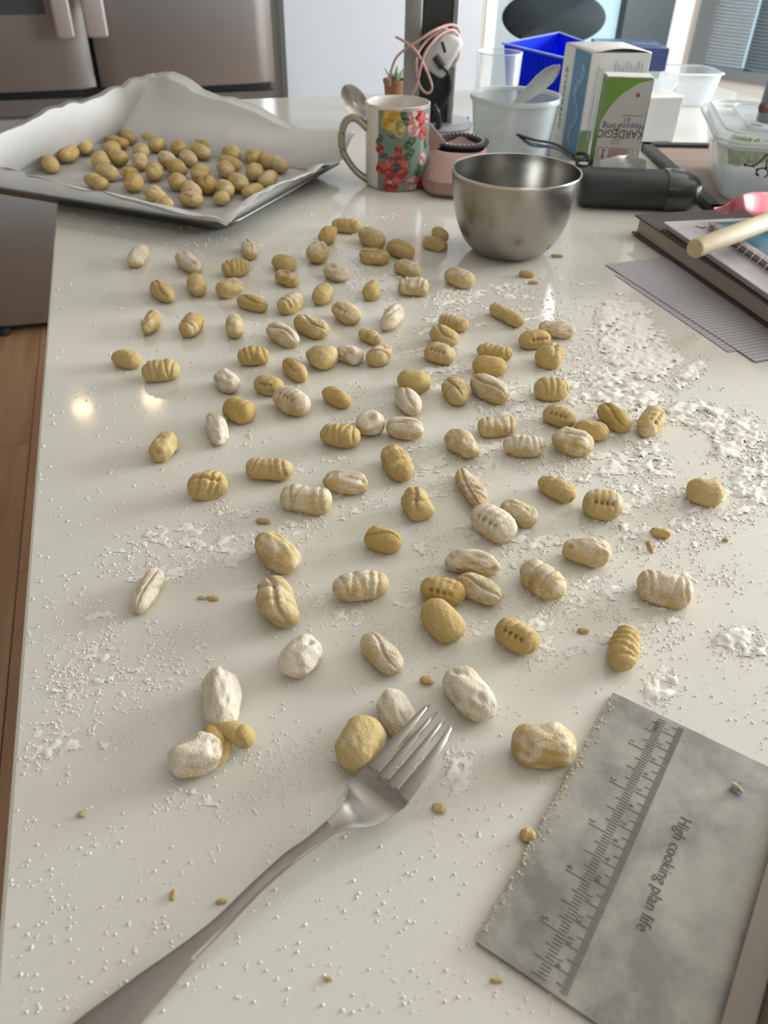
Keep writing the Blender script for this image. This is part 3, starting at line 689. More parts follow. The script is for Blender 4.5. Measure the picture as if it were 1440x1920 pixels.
nz = t.nodes.new('ShaderNodeTexNoise'); nz.inputs['Scale'].default_value = 60; nz.inputs['Detail'].default_value = 6; bp = t.nodes.new('ShaderNodeBump'); bp.inputs['Strength'].default_value = .35; bp.inputs['Distance'].default_value = .001
t.links.new(nz.outputs['Fac'], bp.inputs['Height']); t.links.new(bp.outputs[0], b_.inputs['Normal'])
po = link('parchment_paper', PV, PF, PAPER, None, True)
sm = po.modifiers.new('thickness', 'SOLIDIFY'); sm.thickness = .0003; sm.offset = 1
tag(po, 'creased white parchment paper lining the tray, back corner peaked up', 'baking paper')
# ------------------------------------------------------------------ flour: clumps as relief, grains, crumbs
def vnoise(x, y, s, seed):
    r = np.random.RandomState(seed); G = r.rand(256, 256); x = x/s+1000; y = y/s+1000; i = np.floor(x).astype(int); j = np.floor(y).astype(int); fx = x-i; fy = y-j
    fx = fx*fx*(3-2*fx); fy = fy*fy*(3-2*fy); g = lambda a, b: G[a % 256, b % 256]
    return (g(i, j)*(1-fx)+g(i+1, j)*fx)*(1-fy)+(g(i, j+1)*(1-fx)+g(i+1, j+1)*fx)*fy
BLOBS = [(1165, 605, 55, 55, 30, 1.), (1190, 655, 95, 55, 30, 1.0), (1255, 672, 40, 14, 15, .9), (1150, 740, 140, 42, 12, .85), (1290, 705, 45, 22, -35, 1.0), (1105, 690, 60, 60, 0, .5),
    (1300, 780, 70, 30, 10, .9), (1390, 830, 80, 55, 20, .95), (1420, 900, 60, 60, 10, .8), (1350, 960, 80, 60, 0, .5), (1190, 840, 90, 40, 35, .75), (1080, 870, 120, 40, 10, .62), (1240, 960, 110, 60, 10, .55),
    (1180, 1000, 90, 40, 10, .6), (930, 590, 120, 40, 5, .42), (850, 560, 70, 22, -5, .6), (965, 548, 60, 18, 10, .55), (830, 600, 60, 25, -20, .62), (720, 520, 90, 50, 20, .42), (700, 430, 60, 60, 0, .2),
    (690, 770, 90, 40, 10, .45), (850, 700, 120, 50, 20, .5), (960, 760, 100, 60, 10, .5), (800, 880, 90, 60, 20, .5), (900, 850, 70, 40, 0, .45), (700, 930, 100, 50, 10, .42), (600, 960, 80, 30, 0, .35),
    (960, 1030, 120, 40, 5, .5), (1060, 1120, 120, 60, 0, .45), (830, 1030, 60, 60, 0, .4), (1180, 1160, 100, 60, 10, .45), (1390, 1205, 62, 30, 12, .95), (1300, 1060, 100, 50, 20, .45), (1010, 1200, 100, 50, 20, .4),
    (450, 1010, 160, 70, 0, .36), (300, 1040, 90, 60, 0, .36), (140, 1180, 90, 60, 0, .42), (200, 1290, 130, 80, 10, .42), (120, 1400, 90, 60, 0, .36), (330, 1230, 90, 60, 0, .34), (430, 1500, 130, 40, 0, .3),
    (600, 870, 60, 30, 0, .35), (440, 830, 60, 30, 0, .3), (860, 1440, 30, 60, 0, .45), (1240, 1290, 40, 50, 20, .5), (470, 470, 120, 40, 0, .15), (1060, 560, 80, 60, 0, .3), (770, 1230, 60, 30, 0, .3), (600, 1440, 200, 60, 0, .22), (740, 1150, 200, 60, 0, .3)]
def density(X, Y):
    D = np.zeros_like(X)
    for cx, cy, rx, ry, a, am in BLOBS:
        a = math.radians(a); dx = X-cx; dy = Y-cy; p = (dx*math.cos(a)+dy*math.sin(a))/rx; q = (-dx*math.sin(a)+dy*math.cos(a))/ry
        D = np.maximum(D, am*(1-sstep(np.sqrt(p*p+q*q), .55, 1.35)))
    return D
def flour_relief():
    vsA = []; fsA = []; base = 0
    for (xa, xb, ya, yb, st) in ((-.17, .40, .19, .46, .0011), (-.17, .50, .46, .80, .0015), (-.20, .55, .80, 1.05, .0022)):
        nx = int((xb-xa)/st); ny = int((yb-ya)/st); gx, gy = np.meshgrid(xa+np.arange(nx+1)*st, ya+np.arange(ny+1)*st, indexing='ij')
        v = np.stack([gx, gy, np.zeros_like(gx)-0], -1)-EYE; wq = v@Fv; X = 720+FL*(v@Rv)/wq; Y = 960+FL*(v@Dv)/wq
        D = density(X, Y)
        D = np.where((gx*U[0]+gy*U[1]) > -.098, D, 0)
        ca, sa = math.cos(.5), math.sin(.5); rx = gx*ca+gy*sa; ry = -gx*sa+gy*ca
        n_ = .34*vnoise(rx, ry*2.2, .022, 3)+.26*vnoise(rx, ry*1.8, .009, 4)+.22*vnoise(rx, ry*1.3, .004, 5)+.18*vnoise(gx, gy, .0022, 6)
        n_ = (n_-.5)*2.1+.5
        h = n_-(1.05-D*.86); h = np.where(D < .05, -1, h)
        hh = np.clip(h, 0, .35)/.35
        H = .00004+.0016*hh**.8*(.35+1.1*vnoise(rx, ry*1.5, .006, 8))*np.clip(D*1.1, .25, 1)+.0006*np.abs(vnoise(gx, gy, .0028, 9)-.5)*2*(.3+hh)
        ok = (h > 0); cell = ok[:-1, :-1] | ok[1:, :-1] | ok[1:, 1:] | ok[:-1, 1:]
        cell &= (ok[:-1, :-1].astype(int)+ok[1:, :-1]+ok[1:, 1:]+ok[:-1, 1:]) >= 3
        Hc = np.where(ok, H, 0.00002); idx = -np.ones(gx.shape, int); ii, jj = np.nonzero(cell); used = np.zeros(gx.shape, bool)
        for di, dj in ((0, 0), (1, 0), (1, 1), (0, 1)): used[ii+di, jj+dj] = True
        idx[used] = np.arange(used.sum())+base; base += used.sum()
        jit = (RNG.rand(*gx.shape)-.5)*st*.5
        vsA.append(np.stack([gx+jit, gy+jit[::-1, ::-1], Hc], -1)[used]); fsA.append(np.stack([idx[ii, jj], idx[ii+1, jj], idx[ii+1, jj+1], idx[ii, jj+1]], 1))
    return np.concatenate(vsA), np.concatenate(fsA)
fv, ff = flour_relief(); print('flour quads', len(ff))
def fast(name, vs, fs, m, smooth=True):
    me = bpy.data.meshes.new(name); k = fs.shape[1]; me.vertices.add(len(vs)); me.vertices.foreach_set('co', vs.astype(np.float32).ravel())
    me.loops.add(fs.size); me.loops.foreach_set('vertex_index', fs.astype(np.int32).ravel()); me.polygons.add(len(fs)); me.polygons.foreach_set('loop_start', np.arange(0, fs.size, k, dtype=np.int32))
    me.polygons.foreach_set('use_smooth', [smooth]*len(fs)); me.materials.append(m); me.update(calc_edges=True); me.validate()
    o = bpy.data.objects.new(name, me); S.collection.objects.link(o); return o
tag(fast('spilled_flour', fv, ff, FLOUR), 'white flour spilled and smeared across the worktop, thickest at right', 'flour', kind='stuff')
# grains
Og = np.array([(1, 0, 0), (0, 1, 0), (-1, 0, 0), (0, -1, 0), (.45, .45, .75), (-.45, .45, .75), (-.45, -.45, .75), (.45, -.45, .75)], float)
Fg = np.array([(0, 1, 4), (1, 5, 4), (1, 2, 5), (2, 6, 5), (2, 3, 6), (3, 7, 6), (3, 0, 7), (0, 4, 7), (4, 5, 6), (4, 6, 7)])
NG = 60000; gp = []; 
X = RNG.uniform(20, 1500, NG*6); Y = RNG.uniform(400, 1900, NG*6)
n1 = vnoise(X, Y, 60, 21); n2 = vnoise(X, Y, 14, 22)
dens = np.clip(density(X, Y)*1.35+.045, 0, .8)*np.clip((n1*.5+n2*.9)-.30, 0, 1)**1.6
keep = RNG.rand(len(X)) < dens*2.6; X = X[keep][:NG]; Y = Y[keep][:NG]
d_ = (X-720)[:, None]*Rv+(Y-960)[:, None]*Dv+FL*Fv; G = EYE+((-CH)/d_[:, 2])[:, None]*d_
inb = (G@U > -.099); G = G[inb]; sz = .00020+.0009*RNG.rand(len(G))**5; a_ = RNG.rand(len(G))*6.28
sz *= np.clip(np.linalg.norm(G-EYE, axis=1)/.5, .8, 1.8)
loc = Og[None]*sz[:, None, None]*(1+.5*(RNG.rand(len(G), 8, 3)-.5)); c_, s_ = np.cos(a_)[:, None], np.sin(a_)[:, None]
gx = loc[:, :, 0]*c_-loc[:, :, 1]*s_; gy = loc[:, :, 0]*s_+loc[:, :, 1]*c_
gv = np.stack([gx+G[:, 0:1], gy+G[:, 1:2], loc[:, :, 2]*.8], -1).reshape(-1, 3); gf = (Fg[None]+8*np.arange(len(G))[:, None, None]).reshape(-1, 3)
print('grains', len(G))
tag(fast('flour_grains', gv, gf, FLOUR, True), 'loose flour grains and specks dusted over the whole worktop', 'flour', kind='stuff')
# dough crumbs, one by one
for i, (cx, cy, L, W, a, lab) in enumerate(((1240, 996, 36, 20, 15, 'largest yellow dough crumb, on the right behind the bumpy gnocchi'), (1222, 1018, 8, 26, 0, 'thin string of dough hanging below the largest crumb'), (988, 512, 28, 14, 10, 'yellow dough crumb on the bare counter in front of the bowl'), (1000, 527, 18, 7, 10, 'flat crumb beside the yellow one in front of the bowl'),
    (398, 1117, 24, 10, 5, 'flat yellow crumb right of the pleated gnocchi'), (377, 1116, 16, 5, 0, 'sliver of dough beside the flat yellow crumb at left'), (493, 973, 26, 13, 5, 'dull flat crumb above the rough flecked gnocchi'), (1095, 1178, 22, 11, 0, 'pale square crumb left of the shell-shaped gnocchi'),
    (801, 1271, 26, 16, 10, 'pale crumb above the long gnocchi beyond the fork'), (825, 1510, 26, 17, 20, 'pinkish round crumb right of the fork head'), (990, 1561, 26, 24, 0, 'orange crumb against the left edge of the scraper'), (932, 1834, 20, 8, 0, 'small brown crumb left of the scraper near the bottom'),
    (151, 1522, 14, 10, 0, 'round white crumb near the lower left counter edge'), (415, 1685, 20, 9, -10, 'yellowish crumb left of the fork handle'), (323, 1672, 10, 14, 0, 'tall pale crumb left of the fork handle'), (616, 1830, 14, 8, 0, 'cream crumb at the bottom right of the handle'), (1362, 1008, 10, 8, 0, 'small dark round crumb on the right flour'),
    (497, 1093, 20, 9, -15, 'thin curled crumb at the tip of the wrinkled gnocchi'), (1045, 477, 22, 6, 5, 'tiny far crumb between bowl and lined paper'))):
    c, Ls, Ws, H, th = fit(cx, cy, max(L, 12), max(W, 8), a, 0); Ls = L/2*np.linalg.norm(c-EYE)/FL*1.0; Ws = max(W, 7)/2*np.linalg.norm(c-EYE)/FL; H = min(Ls, Ws)*.8
    if L < W: Ls, Ws = Ws*1.3, Ls
    vs, fs = gnocchi_mesh(Ls, Ws, H, 'lump', 900+i*3, 1, 11); o = link('dough_crumb', vs, fs, DOUGH, None, True); o.location = (c[0], c[1], 0); o.rotation_euler.z = -math.radians(a)+(1.57 if L < W else 0)
    o['flour'] = .3 if i in (7, 8, 9, 12, 14, 15) else 0.; tag(o, lab, 'crumb', 'dough crumbs on the worktop')
# torn dough scraps by the front left gnocchi
sc = root('dough_scrap', 'sticky yellow torn dough strands beside the white torn gnocchi', 'dough', px(425, 1395))
z_ = lambda x, y, z: px(x, y, z)
part('strand', tube([z_(395, 1372, .004), z_(415, 1366, .008), z_(440, 1372, .008), z_(463, 1388, .006)], [.003, .0042, .0055, .0058], 10, 8, .8), DOUGH, sc, True)
part('strand', tube([z_(418, 1368, .006), z_(424, 1392, .006), z_(415, 1418, .004), z_(398, 1438, .003)], [.0038, .0028, .0034, .0022], 10, 8, .6), DOUGH, sc, True)
part('strand', tube([z_(462, 1385, .005), z_(455, 1376, .009), z_(440, 1380, .008)], [.0062, .005, .003], 10, 8, .8), DOUGH, sc, True)
part('strand', tube([z_(392, 1362, .009), z_(402, 1385, .009), z_(404, 1412, .006)], [.0035, .005, .003], 10, 8, .5), DOUGH, sc, True)
# ------------------------------------------------------------------ fork
fk = root('dinner_fork', 'plain steel dinner fork resting on two gnocchi, handle towards the viewer', 'fork', px(600, 1560))
def strip(rows, th=.0016, nsub=5, cup=0., fade=99):
    """rows: (xl, yl, xr, yr, z) photo edges; lofted metal strip"""
    Lp = smoothpath([px(r[0], r[1], r[4]) for r in rows], 6); Rp = smoothpath([px(r[2], r[3], r[4]) for r in rows], 6); vs = []; fs = []
    k = nsub+1; N = len(Lp)
    for lay in (0, 1):
        for ii, (l, r) in enumerate(zip(Lp, Rp)):
            cup_ = cup*min(1, max(0, (N-1-ii)/fade)) if fade < 99 else cup
            for j in range(k):
                t = j/nsub; e = 1-(2*t-1)**4*(.25 if lay else -.25)
                vs.append(l*(1-t)+r*t+Zu*((0 if lay else -th)*1+(-cup_*(1-(2*t-1)**2)) - (th*.35*(2*t-1)**6 if lay else -th*.35*(2*t-1)**6)))
    for i in range(N-1):
        for j in range(nsub):
            a = i*k+j; fs.append((a, a+1, a+k+1, a+k)); b = N*k+a; fs.append((b+k, b+k+1, b+1, b))
        fs.append((i*k, (i+1)*k, N*k+(i+1)*k, N*k+i*k)); a = i*k+nsub; fs.append((a+k, a, N*k+a, N*k+a+k))
    for i in (0, N-1):
        for j in range(nsub): a = i*k+j; q = (a, N*k+a, N*k+a+1, a+1); fs.append(q if i == 0 else q[::-1])
    return vs, fs
part('handle', strip([(612, 1537, 627, 1561, .0155), (572, 1571, 585, 1592, .014), (533, 1598, 545, 1622, .0125), (470, 1655, 492, 1668, .0115), (400, 1722, 440, 1722, .010), (330, 1776, 398, 1765, .008), (267, 1820, 356, 1807, .006), (205, 1866, 312, 1860, .0045), (147, 1909, 262, 1918, .0035), (70, 1980, 215, 1985, .003), (40, 2030, 180, 2060, .003)], .002, 6, -.0006), FORKM, fk, True)
hd = part('head', strip([(612, 1537, 627, 1561, .0155), (642, 1507, 660, 1551, .0150), (650, 1490, 700, 1547, .0122), (655, 1473, 728, 1533, .0098), (662, 1459, 745, 1522, .0095), (675, 1445, 758, 1511, .0108), (690, 1428, 768, 1499, .0125)], .0018, 12, .0012, fade=10), FORKM, fk, True)
for k, (b0, b1, tip) in enumerate((((690, 1428), (708.5, 1445.5), (804, 1319)), ((710.5, 1447.5), (724.5, 1460.5), (819, 1331)), ((727, 1463), (743, 1477), (834, 1344)), ((746, 1479.5), (768, 1499.5), (847, 1359)))):
    m0 = ((b0[0]+b1[0])/2, (b0[1]+b1[1])/2); rows = []
    for f_, zz_, hw in ((-.12, .0100, .97), (-.04, .0119, .98), (0, .01255, .98), (.15, .0140, .92), (.4, .0158, .74), (.7, .0168, .52), (.92, .0162, .34), (1, .0158, .16)):
        bow = 3.5*math.sin(math.pi*max(f_, 0))*(0, 0, .4, 1)[k]
        cx = m0[0]+(tip[0]-m0[0])*f_+bow*.717; cy = m0[1]+(tip[1]-m0[1])*f_+bow*.697; dx = (b1[0]-b0[0])/2*hw; dy = (b1[1]-b0[1])/2*hw
        rows.append((cx-dx, cy-dy, cx+dx, cy+dy, zz_))
    part('tine', strip(rows, .0018, 4), FORKM, fk, True)
part('flour_dust', ([], []), FLOUR, fk) if False else None
# ------------------------------------------------------------------ bench scraper
A_ = px(1150, 1298, 0.0025); B_ = px(893, 1765, 0.0025); e1 = (B_-A_)/np.linalg.norm(B_-A_); e2 = np.array([-e1[1], e1[0], 0])
if e2[0] < 0: e2 = -e2
LEN = float(np.linalg.norm(B_-A_)); HB = hit(1440, 1600, (0, 0, .0025), Zu); WD = float((HB-A_)@e2)
sp = root('bench_scraper', 'floury stainless bench scraper with engraved rulers, lower right', 'scraper', A_+e1*LEN/2+e2*WD/2-Zu*.0025)
def sq(a, b, z): p = A_+a*e1+b*e2; return np.array([p[0], p[1], z])
def scraper_mat():
    m, t, b = base_mat('scraper_steel'); N = t.nodes.new; L = t.links.new
    tc = N('ShaderNodeTexCoord'); n = N('ShaderNodeTexNoise'); n.inputs['Scale'].default_value = 28; n.inputs['Detail'].default_value = 8; n.inputs['Roughness'].default_value = .65; L(tc.outputs['Object'], n.inputs[0])
    mr = N('ShaderNodeMapRange'); mr.inputs[1].default_value = .40; mr.inputs[2].default_value = .66; L(n.outputs['Fac'], mr.inputs[0])
    fb = N('ShaderNodeMixRGB'); fb.inputs[1].default_value = (.21, .205, .195, 1); fb.inputs[2].default_value = (.42, .41, .36, 1); L(mr.outputs[0], fb.inputs[0]); L(fb.outputs[0], b.inputs['Base Color'])
    me_ = N('ShaderNodeMapRange'); me_.inputs[3].default_value = .85; me_.inputs[4].default_value = .35; L(mr.outputs[0], me_.inputs[0]); L(me_.outputs[0], b.inputs['Metallic'])
    ro = N('ShaderNodeMapRange'); ro.inputs[3].default_value = .38; ro.inputs[4].default_value = .62; L(mr.outputs[0], ro.inputs[0]); L(ro.outputs[0], b.inputs['Roughness'])
    bp = N('ShaderNodeBump'); bp.inputs['Strength'].default_value = .15; bp.inputs['Distance'].default_value = .0006; L(n.outputs['Fac'], bp.inputs['Height']); L(bp.outputs[0], b.inputs['Normal'])
    return m
part('blade', (lambda z0, z1: ([sq(a, b, z) for z in (z0, z1) for a, b in ((0, 0), (LEN, 0), (LEN, WD+.004), (0, WD+.004))], [(0, 1, 2, 3), (7, 6, 5, 4), (0, 4, 5, 1), (1, 5, 6, 2), (2, 6, 7, 3), (3, 7, 4, 0)]))(.0006, .0025), scraper_mat(), sp)
lipm = mat('scraper_lip', (.22, .19, .165), .4, .7)
part('lip', slab([sq(-.001, WD, .0075), sq(LEN+.001, WD, .0075), sq(LEN+.001, WD+.0105, .0085), sq(-.001, WD+.0105, .0085)], .005), lipm, sp)
hp = [sq(-.003, WD+.021, .011), sq(LEN*.5, WD+.021, .011), sq(LEN+.003, WD+.021, .011)]
part('grip', tube(hp, .0100, 20, 4), mat('grip_bronze', (.30, .21, .17), .32, .75, var=.1), sp, True)
INK = mat('engraving', (.10, .095, .09), .6, .3)
tk = []
def tick(a, b0, b1, w=.00011): tk.append(slab([sq(a-w, b0, .0027), sq(a+w, b0, .0027), sq(a+w, b1, .0027), sq(a-w, b1, .0027)], .00015))
CM = .0310*CH; cb0 = None
q0 = px(880+515/2.571, 1280+1255/2.571, .0025); q1 = px(880+575/2.571, 1280+1325/2.571, .0025)
bcm = float((px(1000+620/6.4, 1600+1230/6.4, .0025)-A_)@e2); acm = float((px(1000+620/6.4, 1600+1230/6.4, .0025)-A_)@e1)
bin_ = float((px(1000+690/6.4, 1600+370/6.4, .0025)-A_)@e2); ain = float((px(1000+690/6.4, 1600+370/6.4, .0025)-A_)@e1)
k0 = int(round(acm/CM)); off_ = acm-k0*CM
for i in range(0, 151):
    a = off_+i*CM/10
    if a < .002 or a > LEN-.002: continue
    tick(a, bcm, bcm-(.0085 if i % 10 == 0 else (.0055 if i % 5 == 0 else .0030)), .00011 if i % 5 == 0 else .00007)
IN = CM*2.54; off2 = ain-round(ain/IN)*IN
for i in range(0, 97):
    a = off2+i*IN/16
    if a < .002 or a > LEN-.002: continue
    tick(a, bin_, bin_-(.0115 if i % 16 == 0 else (.008 if i % 8 == 0 else (.006 if i % 4 == 0 else .004))))
rm = part('ruler_marks', join(*tk), INK, sp); rm['kind'] = 'stuff'; rm['label'] = 'engraved inch and centimetre ruler ticks'
for i in range(1, 15):
    a = off_+i*CM
    if .004 < a < LEN-.003: text('ruler_number', str(i), .0036, sq(a-.002, bcm-.0075, .0026), e1, e2, INK, sp, .0002)
for i in range(1, 6): 
    a = off2+i*IN
    if .004 < a < LEN-.003: text('ruler_number', str(i), .0040, sq(a-.002, bin_-.0105, .0026), e1, e2, INK, sp, .0002)
text('ruler_number', 'cms', .0046, sq(.008, bcm-.012, .0026), e1, e2, INK, sp, .0002)
tp = px(1247, 1634, .0025); text('engraved_text', 'High cooking plan life', .0076, sq(float((tp-A_)@e1), float((tp-A_)@e2), .0026), e1, e2, INK, sp, .0002, stretch=.90)
# dried dough along the blade's left edge
dd = []
for k in range(520):
    a = RNG.rand()*LEN; b = abs(RNG.normal())*.0020; s = .0003+.0008*RNG.rand()**3; p = sq(a, b-.0004, .0024); c__ = Og*s*(1+.6*(RNG.rand(8, 3)-.5))*np.array([1, 1, .7])+p; dd.append(([v for v in c__], [tuple(f) for f in Fg]))
dm = mat('dried_dough', (.48, .42, .31), .9)
o = part('dried_dough', join(*dd), dm, sp); o['kind'] = 'stuff'; o['label'] = 'crusted dough grains along the blade edge'
cr_ = root('dough_crumb', 'pale knobbly crumb lying on the scraper blade', 'crumb', px(1382, 1477, .003), 'dough crumbs on the worktop')
part('lobe', tube([px(1372, 1472, .0045), px(1382, 1476, .005), px(1392, 1486, .0042)], [.0016, .0014, .0006], 8, 4), dm, cr_, True); part('lobe', tube([px(1384, 1476, .005), px(1390, 1469, .0055)], .0010, 8, 2), dm, cr_, True)
# ------------------------------------------------------------------ steel bowl
bc = px(969, 318, .092); BR = float(px(1089, 318, .092)[0]-px(849, 318, .092)[0])/2; bb = .45*BR
bw = root('mixing_bowl', 'brushed stainless steel mixing bowl behind the scattered gnocchi', 'bowl', (bc[0], bc[1], 0))
pr = [(.0005, .0008), (bb, .0008), (BR*.60, .005), (BR*.76, .018), (BR*.88, .038), (BR*.95, .060), (BR*.985, .080), (BR*.99, .0905)]
prS = smoothpath([np.array([r, 0, z]) for r, z in pr[1:]], 5); outer = [(.0005, .0008)]+[(p[0], p[2]) for p in prS]
inner = [(r-.0016, z+.0012) for r, z in outer[::-1] if r > .01]+[(.0005, .003)]
part('shell', lathe((bc[0], bc[1], 0), outer+inner, 96), BOWLM, bw, True)
part('rim', lathe((bc[0], bc[1], 0), [(BR*.985, .0895), (BR*1.0, .0895), (BR*1.005, .091), (BR*.998, .0925), (BR*.985, .092), (BR*.985, .0895)], 96), STEEL_LT, bw, True)
# ------------------------------------------------------------------ mug
mz = .107; mc = px(741, 190, mz); mr_ = .0415; base = px(741, 344, 0); mc = np.array([base[0]+.001, base[1], 0]); 
mw = float(hit(803, 200, (0, mc[1], 0), (0, 1, 0))[0]-hit(680, 200, (0, mc[1], 0), (0, 1, 0))[0])/2; mr_ = mw*.985; mz = float(hit(741, 190, (0, mc[1], 0), (0, 1, 0))[2]); print('mug', mc, mr_, mz)
mg = root('floral_mug', 'sage green floral mug with gold-brown handle between tray and bowl', 'mug', mc)
CER = mat('mug_ceramic', (.74, .68, .62), .15, var=.02, coat=.3); SAGE = mat('mug_sage', (.16, .225, .185), .18, var=.08, scale=90)
part('body', lathe(mc, [(.0005, .0006), (mr_*.93, .0006), (mr_*.99, .004), (mr_, .01), (mr_, mz-.003), (mr_*1.0, mz), (mr_-.0022, mz), (mr_-.003, mz-.004), (mr_-.0035, .01), (mr_-.008, .005), (.0005, .005)], 72), CER, mg, True)
part('rim_band', lathe(mc, [(mr_+.0002, mz-.0035), (mr_+.0003, mz-.0004), (mr_-.001, mz+.0004), (mr_-.0024, mz-.0004)], 72), mat('mug_lustre', (.72, .66, .62), .12, .6), mg, True)
def wrapq(a0, a1, z0, z1, n=30, rr=.0003):
    vs = []; fs = []
    for i in range(n+1):
        a = a0+(a1-a0)*i/n
        for z in (z0, z1): vs.append(mc+np.array([(mr_+rr)*math.sin(a), -(mr_+rr)*math.cos(a), z]))
    for i in range(n): fs.append((2*i, 2*i+2, 2*i+3, 2*i+1))
    return vs, fs
part('print_ground', wrapq(-.62, 2.9, .003, mz-.004), SAGE, mg, True)
def onmug(x, y):
    s = max(-1, min(1, (x-741)/61.)); a = math.asin(s); 
    p = hit(x, y, mc+np.array([0, -mr_*math.cos(a), 0]), (0, 1, 0)); return a, p[2]
def petalset(cx, cy, r, cols, lobes=5, rr=.0005, core=None, nm='flower_print'):
    a0, z0 = onmug(cx, cy); R_ = r*float(np.linalg.norm(mc-EYE))/FL*1.0; vs = []; fs = []
    def disc(da, dz, rad, wob, k, lay):
        b = len(vs); n = 24; vs.append(mc+np.array([(mr_+lay)*math.sin(a0+da/mr_), -(mr_+lay)*math.cos(a0+da/mr_), z0+dz]))
        for i in range(n):
            t = 2*math.pi*i/n; q = rad*(1+wob*math.cos(k*t+cx)); aa = a0+(da+q*math.cos(t))/mr_; vs.append(mc+np.array([(mr_+lay)*math.sin(aa), -(mr_+lay)*math.cos(aa), min(max(z0+dz+q*math.sin(t), .002), mz-.004)]))
        for i in range(n): fs.append((b, b+1+i, b+1+(i+1) % n))
        return n
    mi = []
    n = disc(0, 0, R_*1.12, (.42 if cols is LEA else .09), (2 if cols is LEA else lobes), rr); mi += [0]*n
    for j in range(lobes):
        t = 6.283*j/lobes+cy; n = disc(.5*R_*math.cos(t), .5*R_*math.sin(t), R_*(.30 if cols is LEA else .46), .10, 3, rr+.00015+.00005*j); mi += [1 if j % 2 else 2]*n
    if core is not None: n = disc(0, 0, R_*.24, .1, 4, rr+.0006); mi += [3]*n
    return part(nm, (vs, fs), cols, mg, mi=mi)
C_ = lambda n, c: mat('print_'+n, c, .25, var=.15, scale=200)
RED = [C_('red', (.42, .045, .035)), C_('red_dark', (.26, .02, .03)), C_('red_light', (.55, .09, .06)), C_('brown', (.10, .03, .02))]
YEL = [C_('yellow', (.62, .38, .05)), C_('amber', (.55, .27, .02)), C_('yellow_pale', (.66, .48, .12)), C_('ochre', (.35, .24, .05))]
CRM = [C_('cream', (.42, .34, .16)), C_('khaki', (.30, .24, .09)), C_('cream_light', (.52, .44, .24)), C_('ochre', (.35, .24, .05))]
PNK = [C_('pink', (.50, .27, .26)), C_('rose', (.42, .15, .17)), C_('pink_light', (.60, .44, .42)), C_('ochre', (.35, .24, .05))]
LEA = [C_('leaf', (.07, .10, .06)), C_('leaf_dark', (.04, .06, .04)), C_('leaf_grey', (.14, .19, .14)), C_('leaf_dark', (.04, .06, .04))]
for (x, y, r, c, l) in ((741, 308, 15, LEA, 6), (765, 268, 8, LEA, 4), (765, 290, 7, LEA, 4), (735, 255, 5, LEA, 4), (783, 318, 7, LEA, 5), (708, 262, 6, LEA, 4), (756, 222, 8, LEA, 5), (716, 292, 5, LEA, 4), (770, 345, 6, LEA, 4),
        (730, 226, 15, YEL, 5), (741, 241, 13, CRM, 6), (772, 238, 13, PNK, 6), (766, 215, 10, PNK, 5), (781, 214, 11, RED, 5), (789, 250, 9, RED, 5), (786, 232, 7, RED, 5), (740, 319, 21, RED, 6), (712, 316, 9, RED, 5), (744, 281, 6, RED, 4), (709, 279, 7, RED, 4),
        (730, 348, 12, RED, 5), (733, 338, 7, PNK, 5), (772, 345, 11, PNK, 5), (786, 342, 9, RED, 5), (790, 297, 9, PNK, 5), (795, 222, 7, PNK, 5), (794, 270, 5, LEA, 4), (726, 214, 7, YEL, 4)):
    petalset(x, y, r, c, l, core=1)
a_h = []
for x, y in ((690, 240), (668, 222), (650, 226), (641, 250), (642, 280), (655, 305), (672, 325), (692, 338)): a_h.append(hit(x, y, mc+np.array([0, -.010, 0]), (0, 1, 0)))
GOLD = mat('mug_handle_lustre', (.36, .32, .25), .22, .55, var=.15, scale=30)
part('handle', tube(a_h, [.0058, .0052, .005, .0052, .005, .0046, .0046, .0055], 14, 7, 1.0), GOLD, mg, True)
# spoon behind the mug
spn = root('table_spoon', 'shiny spoon with dark reflecting bowl leaning behind the floral mug', 'spoon', px(700, 300))
c = hit(666, 190, (0, mc[1]+.075, 0), (0, 1, 0)); ax1 = hit(690, 222, (0, mc[1]+.075, 0), (0, 1, 0))-c; ax1 /= np.linalg.norm(ax1); ax2 = np.cross(ax1, np.array([0, 1., 0])); nn = np.array([0, -1., 0])
vs = []; fs = []; n, mm = 9, 20
for i in range(n+1):
    rr = i/n
    for j in range(mm):
        t = 6.283*j/mm; vs.append(c+ax1*rr*.026*math.cos(t)+ax2*rr*.016*math.sin(t)+np.array([0, 1., 0])*.007*(1-rr*rr))
for i in range(n):
    for j in range(mm): fs.append((i*mm+j, i*mm+(j+1) % mm, (i+1)*mm+(j+1) % mm, (i+1)*mm+j))
part('bowl', (vs, fs), STEEL_LT, spn, True)
part('handle', tube([c+ax1*.025, c+ax1*.045+np.array([0, .004, 0]), c+ax1*.075+np.array([0, .0, 0]), np.array([mc[0]+.035, mc[1]+.062, .004])], [.004, .0025, .003, .005], 8, 5), STEEL_LT, spn, True)
